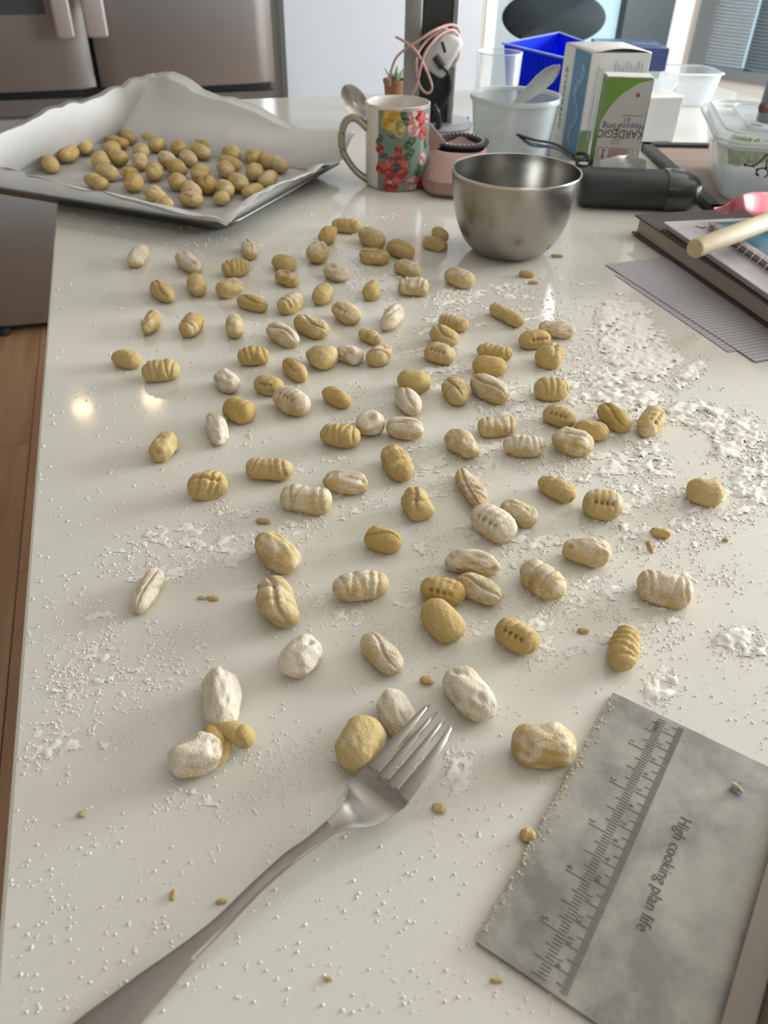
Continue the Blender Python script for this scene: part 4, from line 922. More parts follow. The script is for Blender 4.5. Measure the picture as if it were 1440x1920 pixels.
# ------------------------------------------------------------------ power tower with chargers and cables
ty = 1.545; tb = px(800, 243); tb[1] = ty
def tw(x, y, dy=0.): return hit(x, y, (0, ty+dy, 0), (0, 1, 0))
xl = tw(755, 200)[0]; xm = tw(786, 200)[0]; xm2 = tw(838, 200)[0]; xr = tw(850, 200)[0]
pt_ = root('power_tower', 'tall pop-up power tower, grey metal sides and black front, on round foot', 'power tower', ((xl+xr)/2, ty+.03, 0))
part('side_rail', box(((xl+xm)/2, ty+.03), (xm-xl)/2, .034, .004, .62, bev=.006), GREYM, pt_, True); part('side_rail', box(((xm2+xr)/2, ty+.03), (xr-xm2)/2, .034, .004, .62, bev=.004), GREYM, pt_, True)
part('socket_strip', box(((xm+xm2)/2, ty+.031), (xm2-xm)/2, .030, .004, .615, bev=.002), DARK, pt_)
part('foot_ring', lathe(((xl+xr)/2+.020, ty+.03, 0), [(.0005, .0005), (.064, .0005), (.066, .004), (.060, .010), (.052, .011), (.0005, .011)], 40), mat('foot_grey', (.42, .42, .45), .35, .3), pt_, True)
wp = mat('white_plastic', (.55, .55, .54), .3); 
ch = root('charger_plug', 'white phone charger plugged into the power tower', 'charger', tw(830, 100, -.002))
cc = tw(829, 98, -.022); dv = tw(812, 128, -.022)-tw(845, 70, -.022); dv /= np.linalg.norm(dv); dn = np.cross(dv, np.array([0, 1., 0]))
def obox(c, ex, ey, ez, a, b, d, bev=.003):
    vs, fs = box((0, 0), a, b, -d, d, bev=bev); ex, ey, ez = [np.array(q, float) for q in (ex, ey, ez)]
    return [np.array(c)+v[0]*ex+v[1]*ey+v[2]*ez for v in vs], fs
part('charger_body', obox(cc, dv, dn, np.array([0, 1., 0]), .034, .023, .018, .009), wp, ch, True)
part('usb_port', obox(cc-dv*.009-dn*.004+np.array([0, -.0183, 0]), dv*.6+dn*.8, -dv*.8+dn*.6, np.array([0, 1., 0]), .0085, .0024, .0006, .0005), DARK, ch)
part('pins', obox(cc+np.array([0, .019, 0]), dv, dn, np.array([0, 1., 0]), .012, .012, .003, .002), DARK, ch)
bk = root('charging_cable', 'black charging cable hanging from the white charger down the tower', 'cable', tw(820, 180, -.02))
yb_ = -.045
part('plug_boot', tube([tw(816, 106, yb_+.002), tw(824, 118, yb_), tw(830, 126, yb_)], .0065, 8, 2), DARK, bk, True)
part('cord', tube([tw(830, 124, -.045), tw(841, 138, -.035), tw(844, 160, -.03), tw(840, 180, -.03), tw(829, 200, -.03), tw(815, 215, -.03), tw(808, 230, -.02), tw(806, 243, -.02)], .0032, 8, 6), DARK, bk, True)
part('cord', tube([tw(812, 196, -.04), tw(820, 212, -.04), tw(823, 232, -.03), tw(818, 244, -.03)], .0055, 8, 6), DARK, bk, True)
pkm = mat('pink_rubber', (.62, .36, .33), .4)
pk = root('pink_cable', 'pink charging cable looped over the charger and power tower', 'cable', tw(790, 120, -.03))
part('cord', tube([tw(742, 69, -.05), tw(755, 76, -.055), tw(775, 90, -.06), tw(790, 112, -.06), tw(803, 140, -.06), tw(810, 162, -.06), tw(806, 173, -.06), tw(797, 173, -.06), tw(787, 160, -.058), tw(781, 135, -.055), tw(782, 105, -.055), tw(795, 82, -.05), tw(815, 64, -.05), tw(838, 58, -.04), tw(855, 70, -.03), tw(861, 92, -.02), tw(858, 110, -.02), tw(848, 124, -.02)], .0021, 8, 6), pkm, pk, True)
part('cord', tube([tw(772, 180, -.06), tw(782, 158, -.062), tw(788, 130, -.064), tw(797, 100, -.064), tw(812, 78, -.06), tw(830, 62, -.05), tw(848, 56, -.04), tw(860, 68, -.03), tw(862, 80, -.03)], .0021, 8, 6), pkm, pk, True)
part('cord', tube([tw(731, 160, -.02), tw(733, 135, -.03), tw(742, 110, -.045), tw(760, 92, -.055), tw(785, 76, -.062), tw(812, 58, -.06), tw(840, 47, -.045), tw(858, 50, -.035), tw(862, 62, -.03)], .0021, 8, 6), pkm, pk, True)
# small potted plant behind the tower
pp = px(742, 176); pot = root('potted_succulent', 'small terracotta pot with pale green plant behind the power tower', 'plant', pp)
ppc = hit(740, 172, (0, 1.70, 0), (0, 1, 0)); ppc = np.array([ppc[0], 1.70, 0]); pot.location = tuple(ppc)
k_ = float(hit(740, 148, (0, 1.7, 0), (0, 1, 0))[2])
part('pot', lathe(ppc, [(.0005, .0005), (.016, .0005), (.022, k_*.9), (.0235, k_*.9), (.0235, k_), (.021, k_), (.02, k_*.85), (.0005, k_*.85)], 24), mat('terracotta', (.38, .18, .09), .7), pot, True)
for j in range(9):
    t = j*.7; part('leaf', tube([ppc+Zu*k_*.85, ppc+np.array([.012*math.cos(t), .012*math.sin(t), k_+.006]), ppc+np.array([.022*math.cos(t), .022*math.sin(t), k_+.012+.004*(j % 3)])], [.003, .0045, .001], 6, 3, .5), mat('succulent_green', (.42, .55, .34), .5), pot, True)
# ------------------------------------------------------------------ pink pouch
pc = np.array([.098, 1.235, 0]); PINK = mat('pink_leather', (.40, .24, .215), .38, var=.06, bump=.1)
pch = root('pink_pouch', 'open pink pouch with black toothed zip between mug and bowl', 'pouch', pc)
def loft(rings_, cap=True):
    n = len(rings_[0]); vs = [p for r in rings_ for p in r]; fs = [tuple(reversed(range(n)))] if cap else []
    for i in range(len(rings_)-1):
        for j in range(n): fs.append((i*n+j, i*n+(j+1) % n, (i+1)*n+(j+1) % n, (i+1)*n+j))
    return vs, fs
def oval(c, a, b, z, rot=0., n=40, e=.7, tilt=0.):
    out = []
    for i in range(n):
        t = 6.2832*i/n; x = a*np.sign(math.cos(t))*abs(math.cos(t))**e; y = b*np.sign(math.sin(t))*abs(math.sin(t))**e
        X_ = x*math.cos(rot)-y*math.sin(rot); Y_ = x*math.sin(rot)+y*math.cos(rot); out.append(np.array([c[0]+X_, c[1]+Y_, z+tilt*x]))
    return out
rt = -.10; zc = px(864, 262, .047); pc = np.array([zc[0]-.010, zc[1]-.052, 0]); pch.location = tuple(pc)
part('body', loft([oval(pc, .043, .082, .0006, rt), oval(pc, .048, .090, .008, rt), oval(pc, .047, .088, .022, rt), oval(pc+np.array([.004, .02, 0]), .043, .070, .036, rt), oval(pc+np.array([.008, .036, 0]), .038, .050, .044, rt), oval(pc+np.array([.008, .04, 0]), .034, .044, .040, rt), oval(pc, .03, .05, .02, rt)]), PINK, pch, True)
part('zip_tape', loft([oval(zc, .040, .044, .040, rt, e=1), oval(zc, .043, .046, .046, rt, e=1), oval(zc, .038, .041, .048, rt, e=1), oval(zc, .031, .034, .044, rt, e=1), oval(zc, .029, .032, .030, rt, e=1)], False), mat('zip_black', (.02, .02, .021), .5), pch, True)
tt = []
for k, p in enumerate(oval(zc, .0345, .0375, .0470, rt, n=64, e=1)):
    if k % 2 == 0: tt.append(box(p[:2], .0008, .0020, .0465, .0487, ax=[math.cos(6.28*k/64+1.57), math.sin(6.28*k/64+1.57), 0]))
o = part('zip_teeth', join(*tt), mat('zip_tooth', (.7, .7, .7), .3, .3), pch); o['kind'] = 'stuff'
fy_ = zc[1]-.02; a1 = hit(806, 230, (0, fy_, 0), (0, 1, 0)); a2 = hit(838, 272, (0, fy_-.01, 0), (0, 1, 0)); a3 = hit(806, 284, (0, fy_-.01, 0), (0, 1, 0)); a0 = hit(800, 246, (0, fy_, 0), (0, 1, 0))
part('flap', slab([a0, a1, a2, a3], .003), PINK, pch)
part('front_patch', slab([px(818, 312, .0262), px(838, 306, .0262), px(852, 330, .0262), px(840, 334, .0262)], .003), mat('patch_grey', (.20, .19, .19), .4), pch)
# ------------------------------------------------------------------ frosted tub, scoop, tumbler, crate
FROST = clear_mat('frosted_plastic', (.74, .80, .82), .36, .3, edge=.35)
tc_ = px(968, 179, .088); tr0 = 86/FL*float((tc_-EYE)@Fv)
tub = root('plastic_tub', 'frosted round plastic tub behind the steel bowl', 'tub', (tc_[0], tc_[1], 0)); tcc = (tc_[0], tc_[1], 0)
part('wall', lathe(tcc, [(.0005, .0008), (tr0*.80, .0008), (tr0*.84, .004), (tr0*.95, .084), (tr0*.93, .084), (tr0*.82, .006), (.0005, .003)], 56), FROST, tub, True)
part('rim', lathe(tcc, [(tr0*.93, .084), (tr0*.985, .082), (tr0, .084), (tr0*.985, .090), (tr0*.94, .089), (tr0*.93, .084)], 56), clear_mat('tub_rim', (.8, .86, .86), .7, .3), tub, True)
scp = root('plastic_scoop', 'white plastic spoon standing in the frosted tub', 'spoon', (tcc[0], tcc[1], .01))
s0 = hit(905, 250, (0, tc_[1]-.02, 0), (0, 1, 0)); s1 = hit(1049, 121, (0, tc_[1]+.015, 0), (0, 1, 0)); sd = s1-s0; sl = np.linalg.norm(sd); sd = sd/sl; sn = np.cross(sd, np.array([0, 1., 0])); sn /= np.linalg.norm(sn)
vs = []; fs = []; prof = [(0, .0035), (.15, .005), (.35, .0062), (.5, .009), (.62, .014), (.75, .0175), (.86, .0165), (.94, .011), (1, .002)]
for lay in (0, 1):
    for f_, w_ in prof:
        for j in range(7):
            t = j/3-1; cup = .009*max(0, (f_-.4))/.6*(t*t)
            vs.append(s0+sd*sl*f_+sn*w_*t*.8+np.array([0, -1., 0])*(cup+w_*t*.35+(.0022 if lay else 0)))
m7 = len(prof)*7
for i in range(len(prof)-1):
    for j in range(6):
        a = i*7+j; fs.append((a, a+1, a+8, a+7)); fs.append((m7+a+7, m7+a+8, m7+a+1, m7+a))
    fs.append((i*7, i*7+7, m7+i*7+7, m7+i*7)); fs.append((i*7+13, i*7+6, m7+i*7+6, m7+i*7+13))
part('spoon_body', (vs, fs), mat('scoop_white', (.66, .68, .66), .3), scp, True)
gy = tc_[1]+.13; gc = hit(937, 97, (0, gy, 0), (0, 1, 0)); gr = 43/FL*float((gc-EYE)@Fv); gz = float(gc[2]); GLT = clear_mat('tumbler_glass', (.8, .85, .85), .05, .05, edge=.55)
gl = root('glass_tumbler', 'clear glass tumbler behind the frosted tub', 'glass', (gc[0], gy, 0))
part('glass_wall', lathe((gc[0], gy, 0), [(.0005, .0008), (gr*.86, .0008), (gr*.9, .006), (gr, gz-.001), (gr-.0008, gz), (gr-.002, gz-.001), (gr*.85, .012), (.0005, .010)], 48), GLT, gl, True)
part('rim', lathe((gc[0], gy, 0), [(gr-.0022, gz-.001), (gr-.0018, gz+.0006), (gr+.0002, gz+.0004), (gr+.0002, gz-.001)], 48), clear_mat('glass_rim', (.8, .85, .87), .5, .1), gl, True)
BLUE = clear_mat('blue_plastic', (.006, .05, .80), .48, .6, (.04, .17, 1.), .05); BLUE.node_tree.nodes['Principled BSDF'].inputs['Specular IOR Level'].default_value = .15
cz = .10; cLq = px(945, 82, cz); cFq = px(1066, 111, cz); cBq = px(1048, 62, cz); cRq = px(1096, 80, cz)
cq = np.array([cLq, cFq, cRq, cBq]); cen = cq.mean(0); lowq = [cen+(q-cen)*.84 for q in cq]
crt = root('blue_crate', 'translucent cobalt blue plastic tray with ribbed rim behind the tub', 'crate', (cen[0], cen[1], 0))
def ringq(qs, z, n=12): 
    out = []
    for i in range(4):
        a, b = qs[i], qs[(i+1) % 4]
        for k in range(n): p = a+(b-a)*k/n; out.append(np.array([p[0], p[1], z]))
    return out
sh = [cen+(q-cen)*.985 for q in cq]; lo2 = [cen+(q-cen)*.82 for q in cq]
v_, f_s = loft([ringq(lowq, .0008), ringq(cq, cz), ringq(sh, cz), ringq(lo2, .003)]); f_s.append(tuple(range(3*48, 4*48)))
part('wall', (v_, f_s), BLUE, crt)
part('rim', loft([ringq([cen+(q-cen)*1.0 for q in cq], cz-.002), ringq([cen+(q-cen)*1.05 for q in cq], cz-.001), ringq([cen+(q-cen)*1.05 for q in cq], cz+.002), ringq([cen+(q-cen)*.99 for q in cq], cz+.002), ringq([cen+(q-cen)*.985 for q in cq], cz-.002)], False), clear_mat('blue_rim', (.25, .33, .72), .7, .15, (.5, .6, 1)), crt)
rb = []
for i in range(4):
    a, b = cq[i], cq[(i+1) % 4]; al, bl_ = lowq[i], lowq[(i+1) % 4]
    for k in range(1, 14):
        p = a+(b-a)*k/14; q = al+(bl_-al)*k/14; rb.append(tube([np.array([p[0], p[1], cz-.003]), np.array([q[0], q[1], .006])], .0022, 5, 0))
part('ribs', join(*rb), BLUE, crt)
# ------------------------------------------------------------------ cartons
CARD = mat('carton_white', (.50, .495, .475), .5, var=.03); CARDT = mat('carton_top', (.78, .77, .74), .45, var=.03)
PR_BLUE = mat('print_blue', (.06, .24, .44), .4); PR_GREEN = mat('print_green', (.14, .29, .035), .4); PR_K = mat('print_black', (.05, .05, .055), .5); PR_PU = mat('print_violet', (.13, .10, .30), .5); PR_RED = mat('print_red', (.42, .10, .10), .5); PR_GL = mat('print_grey', (.30, .30, .31), .5)
def carton(name, label, blx, brx, top, depth, parts=True, rot=None):
    """front bottom corners in photo, top z, depth away from the viewer"""
    a = px(*blx); b = px(*brx); ex = b-a; w_ = np.linalg.norm(ex); ex /= w_; ey = np.array([-ex[1], ex[0], 0]); c = (a+b)/2+ey*depth/2
    r = root(name, label, 'box', (c[0], c[1], 0)); return r, a, ex, ey, w_
def face_quad(a, ex, n, w0, w1, z0, z1, off=.0004):
    return ([a+ex*w0-n*off+Zu*z0, a+ex*w1-n*off+Zu*z0, a+ex*w1-n*off+Zu*z1, a+ex*w0-n*off+Zu*z1], [(0, 1, 2, 3)])
# green and white carton (front)
ka = px(1104, 322); kb = px(1190, 324); 
kr, a, ex, ey, w_ = carton('medicine_box', 'small green and white medicine carton standing upside down in front of the blue-sided one', (1109, 321), (1190, 324), 0, .035)
kz = float(hit(1184, 146, a+ex*w_/2, ey)[2])
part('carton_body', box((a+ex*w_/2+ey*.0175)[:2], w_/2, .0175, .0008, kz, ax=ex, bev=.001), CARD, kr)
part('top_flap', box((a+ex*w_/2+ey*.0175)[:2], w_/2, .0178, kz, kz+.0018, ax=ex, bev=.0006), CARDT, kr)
vs = [a+Zu*(kz*.965)]; arc = []
for i in range(13):
    t = i/12; arc.append((w_*(1-t)**1.35*.98, kz*(1-.0)-(kz*.60)*t**1.25))
pts = [(.0008, kz*.997), (w_*.995, kz*.997)]+[(w_*p_, kz*q_) for p_, q_ in ((.97, .985), (.69, .95), (.54, .90), (.38, .84), (.22, .75), (.12, .67), (.05, .59), (.01, .53))]
gq = [a+ex*x_-ey*.0004+Zu*z_2 for x_, z_2 in pts]
part('green_print', (gq, [(0, i+1, i) if False else (0, i, i+1) for i in range(1, len(gq)-1)]), PR_GREEN, kr)
part('green_side', face_quad(a+ey*.035, -ey, -(-ex), 0, .0348, .001, kz*.99, .0005), PR_GREEN, kr)
part('green_side', face_quad(a+ex*w_, ey, -ex*-1*-1, 0, .0348, .001, kz*.99, .0005), PR_GREEN, kr)
text('brand_text', 'KARDEGIC', .0165, a+ex*w_*.50+Zu*kz*.425, -ex, -Zu, PR_K, kr, .0005, stretch=.86)
text('dose_text', '75mg', .0125, a+ex*w_*.27+Zu*kz*.50, -ex, -Zu, PR_K, kr, .0005)
text('violet_text', 'Nippons', .011, a+ex*w_*.72+Zu*kz*.505, -ex, -Zu, PR_PU, kr, .0005); text('violet_text', '61', .011, a+ex*w_*.58+Zu*kz*.57, -ex, -Zu, PR_PU, kr, .0005)
part('green_line', face_quad(a, ex, ey, w_*.45, w_*.93, kz*.615, kz*.622), PR_GREEN, kr)
fq = [face_quad(a, ex, ey, w_*.06, w_*.86, kz*.135, kz*.14), face_quad(a, ex, ey, w_*.06, w_*.86, kz*.265, kz*.27), face_quad(a, ex, ey, w_*.06, w_*.07, kz*.135, kz*.27), face_quad(a, ex, ey, w_*.85, w_*.86, kz*.135, kz*.27)]
part('red_frame', join(*fq), PR_RED, kr)
part('grey_print', join(*[face_quad(a, ex, ey, w_*(.30), w_*(.78-.05*(i % 3)), kz*(.155+.022*i), kz*(.155+.022*i)+.0012) for i in range(5)]), PR_RED, kr)
part('pictogram', join(face_quad(a, ex, ey, w_*.17, w_*.20, kz*.155, kz*.225), face_quad(a, ex, ey, w_*.155, w_*.215, kz*.16, kz*.175), face_quad(a, ex, ey, w_*.155, w_*.215, kz*.23, kz*.25)), PR_K, kr)
part('grey_print', join(*[face_quad(a, ex, ey, w_*.32, w_*(.55-.04*(i % 2)), kz*(.31+.025*i), kz*(.31+.025*i)+.001) for i in range(4)]), PR_GL, kr)
part('red_dot', ([a+ex*(w_*.72+.003*math.cos(t*.785))-ey*.0005+Zu*(kz*.83+.003*math.sin(t*.785)) for t in range(8)], [tuple(range(8))]), PR_RED, kr)
# large white and blue carton behind
br_, a, ex, ey, w_ = carton('medicine_box', 'tall white medicine carton with blue side panel and bulging top flap', (1078, 303), (1182, 300), 0, .055)
bz = float(hit(1118, 100, a, ey)[2]); dep = .11
br_.location = tuple(a+ex*w_/2+ey*dep/2)
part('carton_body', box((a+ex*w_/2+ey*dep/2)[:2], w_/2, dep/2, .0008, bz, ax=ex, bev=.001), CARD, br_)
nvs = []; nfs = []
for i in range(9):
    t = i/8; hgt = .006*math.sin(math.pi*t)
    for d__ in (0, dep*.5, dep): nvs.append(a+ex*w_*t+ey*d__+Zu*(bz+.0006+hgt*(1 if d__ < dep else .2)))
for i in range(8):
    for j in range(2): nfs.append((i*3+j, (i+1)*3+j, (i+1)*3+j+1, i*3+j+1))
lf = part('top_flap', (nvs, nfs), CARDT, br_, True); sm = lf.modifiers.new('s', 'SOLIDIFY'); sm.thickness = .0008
part('side_text_panel', face_quad(a+ey*dep, -ey, ex, 0, dep, .001, bz*.995, .0004), CARDT, br_)
part('blue_panel', face_quad(a+ey*dep, -ey, ex, dep*.42, dep*.985, .001, bz*.99, .0008), PR_BLUE, br_)
part('blue_swirl', join(*[([a+ey*(dep*(.20+.10*math.sin(i*1.1)))-ex*.0012+Zu*(bz*(.12+.07*i)), a+ey*(dep*(.30+.10*math.sin(i*1.1)))-ex*.0012+Zu*(bz*(.12+.07*i)), a+ey*(dep*(.36+.10*math.sin(i*1.1+1)))-ex*.0012+Zu*(bz*(.18+.07*i)), a+ey*(dep*(.22+.10*math.sin(i*1.1+1)))-ex*.0012+Zu*(bz*(.18+.07*i))], [(3, 2, 1, 0)]) for i in range(11)]), mat('print_sky', (.25, .42, .55), .4), br_)
text('side_text', 'INTERVALLE', .013, a+ey*dep*.80-ex*.0005+Zu*bz*.5, Zu, ey, PR_K, br_, .0005, stretch=1.3)
ls = []
for i in range(8): ls.append(face_quad(a, ex, ey, w_*(.42+.065*i), w_*(.42+.065*i)+.0016, bz*(.70), bz*(.93-.02*(i % 3)), .0008))
for i in range(3): ls.append(face_quad(a, ex, ey, w_*(.14+.07*i), w_*(.14+.07*i)+.0014, bz*.20, bz*(.90-.03*i), .0008))
part('small_print', join(*ls), PR_GL, br_)
part('green_edge', face_quad(a, ex, ey, w_*.02, w_*.20, .001, bz*.30, .0007), mat('print_olive', (.12, .19, .07), .4), br_)
text('top_text', 'rapid', .012, a+ex*w_*.25+ey*dep*.5+Zu*(bz+.0075), ex, ey, PR_GL, br_, .0005)
# dark blue carton lying behind on a white pad
dy_ = 1.66; p1 = hit(1247, 134, (0, dy_, 0), (0, 1, 0)); z1_ = float(p1[2]); zt = float(hit(1257, 92, (0, dy_, 0), (0, 1, 0))[2]); p0 = hit(1125, 134, (0, dy_, 0), (0, 1, 0))
wpd = root('white_box', 'low white carton under the dark blue one at the back right', 'box', ((p0[0]+p1[0])/2, dy_+.05, 0))
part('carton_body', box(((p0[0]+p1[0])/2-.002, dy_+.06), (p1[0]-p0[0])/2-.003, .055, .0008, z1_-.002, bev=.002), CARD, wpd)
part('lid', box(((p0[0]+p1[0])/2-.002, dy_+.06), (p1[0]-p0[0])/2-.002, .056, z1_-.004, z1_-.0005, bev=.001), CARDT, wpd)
dbx = root('blue_box', 'dark navy blue carton with small white lettering at the back right', 'box', ((p0[0]+p1[0])/2, dy_+.05, z1_))
part('carton_body', box(((p0[0]+p1[0])/2, dy_+.06), (p1[0]-p0[0])/2, .06, z1_, zt, bev=.001), mat('navy_card', (.035, .055, .17), .35), dbx)
part('top_panel', slab([[p0[0], dy_, zt+.0006], [p1[0], dy_, zt+.0006], [p1[0], dy_+.12, zt+.0006], [p0[0], dy_+.12, zt+.0006]], .0006), mat('blue_card', (.06, .13, .28), .25), dbx)
text('top_text', 'telfast', .020, (p1[0]-.032, dy_+.055, zt+.0008), (1, 0, 0), (0, 1, 0), CARDT, dbx, .0005)
# small plain carton right of the green one
sr, a, ex, ey, w_ = carton('white_box', 'small plain white carton with bright lid right of the green one', (1199, 268), (1262, 266), 0, .04)
sz_ = float(hit(1240, 180, a+ex*w_/2, ey)[2]); print('small carton', sz_, w_)
part('carton_body', box((a+ex*w_/2+ey*.02)[:2], w_/2, .02, .0008, sz_-.001, ax=ex, bev=.001), mat('carton_grey', (.40, .385, .375), .5), sr)
part('lid', box((a+ex*w_/2+ey*.02)[:2], w_/2+.001, .021, sz_-.004, sz_, ax=ex, bev=.0015), CARDT, sr)
mgz = root('magazine', 'glossy leaflet with light blue edge behind the small white carton', 'magazine', px(1245, 165))
q = [px(1205, 176, .070), px(1258, 176, .068), px(1272, 152, .070), px(1212, 144, .072)]
part('cover', slab(q, .002), mat('leaflet', (.70, .76, .77), .3), mgz); part('stripe', slab([q[0]+Zu*.001, q[1]+Zu*.001, q[1]*.93+q[2]*.07+Zu*.001, q[0]*.93+q[3]*.07+Zu*.001], .0006), mat('leaflet_blue', (.10, .42, .62), .3), mgz)
part('backing', slab([(p-Zu*.0025-q[0])*.94+q[0]+(q[2]-q[0])*.03 for p in q], .064), mat('leaflet_dark', (.04, .05, .06), .5), mgz)
# ------------------------------------------------------------------ scissors, crumpled foil, glasses case
sc = root('scissors', 'black scissors lying behind the bowl in front of the tall carton', 'scissors', px(1040, 300))
zs = .035
part('blade', tube([px(969, 252, zs+.012), px(1000, 262, zs+.008), px(1037, 269, zs), px(1062, 282, zs-.006), px(1080, 292, zs-.012)], [.0028, .0034, .003, .0034, .004], 8, 5, .6), DARK, sc, True)
part('blade', tube([px(971, 253, zs+.010), px(992, 269, zs+.004), px(1010, 273, zs), px(1040, 278, zs-.01), px(1070, 290, zs-.016)], [.0022, .004, .005, .0022, .003], 8, 5, .6), mat('scissor_grey', (.10, .10, .12), .3, .5), sc, True)
def loop(cx, cy, rx, ry, z, r): return tube([px(cx+rx*math.cos(t*.5236), cy+ry*math.sin(t*.5236), z) for t in range(13)], r, 8, 3)
part('finger_loop', loop(1088, 294, 14, 6, .020, .0026), DARK, sc, True); part('finger_loop', loop(1094, 306, 13, 6, .010, .0026), DARK, sc, True)
fo = root('paper_scrap', 'crumpled grey-white paper scrap between black case and green carton', 'paper', px(1170, 310))
fvv = []; ff_ = []
for i in range(11):
    for j in range(8):
        p = px(1125+88*i/10, 318-34*(j/7)*(1-abs(i/10-.6)*1.1), .018+.02*(j/7)); fvv.append(p+Zu*.004*float(snoise(np.array([[i*.8, j*.9, 0]]), 1.7, 5)[0]))
for i in range(10):
    for j in range(7): ff_.append((i*8+j, (i+1)*8+j, (i+1)*8+j+1, i*8+j+1))
o = part('crumpled_sheet', (fvv, ff_), mat('scrap_paper', (.52, .52, .53), .35), fo); m_ = o.modifiers.new('s', 'SOLIDIFY'); m_.thickness = .0006
gcs = root('glasses_case', 'glossy black glasses case with flap between bowl and books', 'glasses case', px(1200, 395))
ga = px(1086, 396); gb = px(1312, 404); ga[1] += .0; gex = gb-ga; gl_ = np.linalg.norm(gex); gex /= gl_; gey = np.array([-gex[1], gex[0], 0]); GD = .062
gzt = float(hit(1180, 322, ga+gex*gl_*.4+gey*GD*.35, gey)[2]); print('case', gl_, gzt)
def casesec(x, sc_=1., grow=0.):
    out = []
    for i in range(28):
        t = 6.2832*i/28; y = (GD/2*sc_+grow)*np.sign(math.cos(t))*abs(math.cos(t))**.75; z = (gzt/2*sc_+grow)*np.sign(math.sin(t))*abs(math.sin(t))**.75
        out.append(ga+gex*x+gey*(GD/2+y)+Zu*(max(gzt/2+z, .0008)))
    return out
BLK = mat('case_leather', (.022, .027, .028), .42, bump=.1, bscale=300); BLKG = mat('case_flap', (.03, .036, .038), .20, coat=.4)
v_, f_s = loft([casesec(0, .80), casesec(.004, .93), casesec(.012, 1.), casesec(gl_*.74, 1.)]); f_s.append(tuple(range(3*28, 4*28)))
part('body', (v_, f_s), BLK, gcs, True)
v_, f_s = loft([casesec(gl_*.70, 1., .0012), casesec(gl_*.73, 1., .0018), casesec(gl_*.90, .98, .001), casesec(gl_*.97, .80), casesec(gl_, .45)]); f_s.append(tuple(range(4*28, 5*28)))
part('flap', (v_, f_s), BLKG, gcs, True)
# ------------------------------------------------------------------ framed board, clear containers, sprig, bottle
q0 = px(1203, 268, .012); q1 = px(1338, 392, .012); dirA = (q1-q0)/np.linalg.norm(q1-q0); dirB = px(1310, 254, .012)-q0; dirB -= dirA*(dirA@dirB); dirB /= np.linalg.norm(dirB)
LA = float(np.linalg.norm(q1-q0)); LB = .34
fb = root('serving_board', 'taupe wood-grain tray with raised black border under the clear container', 'tray', (q0+dirA*LA/2+dirB*LB/2)*np.array([1, 1, 0]))
def bq(a, b, z): p = q0+dirA*a+dirB*b; return np.array([p[0], p[1], z])
part('panel', slab([bq(0, 0, .009), bq(LA, 0, .009), bq(LA, LB, .009), bq(0, LB, .009)], .008), TAUPE, fb)
for s_ in (((0, 0), (LA, 0), (LA, .014), (0, .014)), ((0, 0), (.016, 0), (.016, LB), (0, LB)), ((LA-.014, 0), (LA, 0), (LA, LB), (LA-.014, LB)), ((0, LB-.014), (LA, LB-.014), (LA, LB), (0, LB))):
    part('border', slab([bq(a_, b_2, .014) for a_, b_2 in s_], .0132), DARK, fb)
CLEARP = clear_mat('clear_plastic', (.80, .85, .87), .16, .12, edge=.5); CLEARR = clear_mat('clear_plastic_rim', (.82, .86, .87), .62, .2, edge=.3)
lz = .098; n1 = px(1352, 252, lz); n0 = px(1292, 140, lz); dv1 = (n0-n1); l1 = np.linalg.norm(dv1); dv1 /= l1; dv2 = np.array([dv1[1], -dv1[0], 0]); l2 = .22; l1 = min(l1, .24)
def rr(ins, z, rad=.035, k=5):
    out = []
    for sx, sy, a0 in ((1, 1, 0), (-1, 1, 90), (-1, -1, 180), (1, -1, 270)):
        for j in range(k+1):
            t = math.radians(a0+90*j/k); r = max(rad-ins*.4, .008); p = n1+dv2*(l2/2+sx*(l2/2-ins-r)+r*math.cos(t))+dv1*(l1/2+sy*(l1/2-ins-r)+r*math.sin(t)); out.append(np.array([p[0], p[1], z]))
    return out
def closed(rings_):
    v, f = loft(rings_); n = len(rings_[0]); f.append(tuple(range((len(rings_)-1)*n, len(rings_)*n))); return v, f
cc_ = n1+dv2*l2/2+dv1*l1/2
ct = root('food_container', 'clear plastic lidded food container with green salad inside', 'container', (cc_[0], cc_[1], .0092))
part('tub', closed([rr(.034, .0095), rr(.028, .013), rr(.010, .078), rr(.004, .080), rr(.004, .084), rr(.012, .082), rr(.032, .016)]), CLEARP, ct, True)
part('lid', closed([rr(0, .084), rr(-.002, .092), rr(.002, lz), rr(.014, lz), rr(.018, lz-.006), rr(.036, lz-.006), rr(.040, lz+.002), rr(.05, lz+.003)]), CLEARP, ct, True)
for ins, z in ((-.002, .090), (.010, lz+.001), (.038, lz+.003), (.006, .080)):
    part('lid_ridge', tube(rr(ins, z)+[rr(ins, z)[0]], .0016, 6, 0), CLEARR, ct, True)
SAL = mat('salad_green', (.42, .50, .12), .4, var=.3); SALD = mat('salad_dark', (.10, .13, .07), .5, var=.3)
for k in range(26):
    a_, b_2 = RNG.rand(2); c = n1+dv2*(.045+a_*(l2-.09))+dv1*(.045+b_2*(l1-.13)); r_ = .010+.008*RNG.rand(); vsg, fsg = gnocchi_mesh(r_*1.3, r_, r_*.6, 'lump', 5000+k, 1, 11)
    part('salad_leaf', ([v+np.array([c[0], c[1], .050+.022*RNG.rand()]) for v in vsg], fsg), SAL if k % 3 else SALD, ct, True)
c2 = px(1268, 172, .03); c2r = root('food_container', 'second clear plastic container behind the salad one', 'container', (c2[0], c2[1]+.06, 0))
h2 = float(hit(1270, 138, (0, c2[1]+.01, 0), (0, 1, 0))[2])
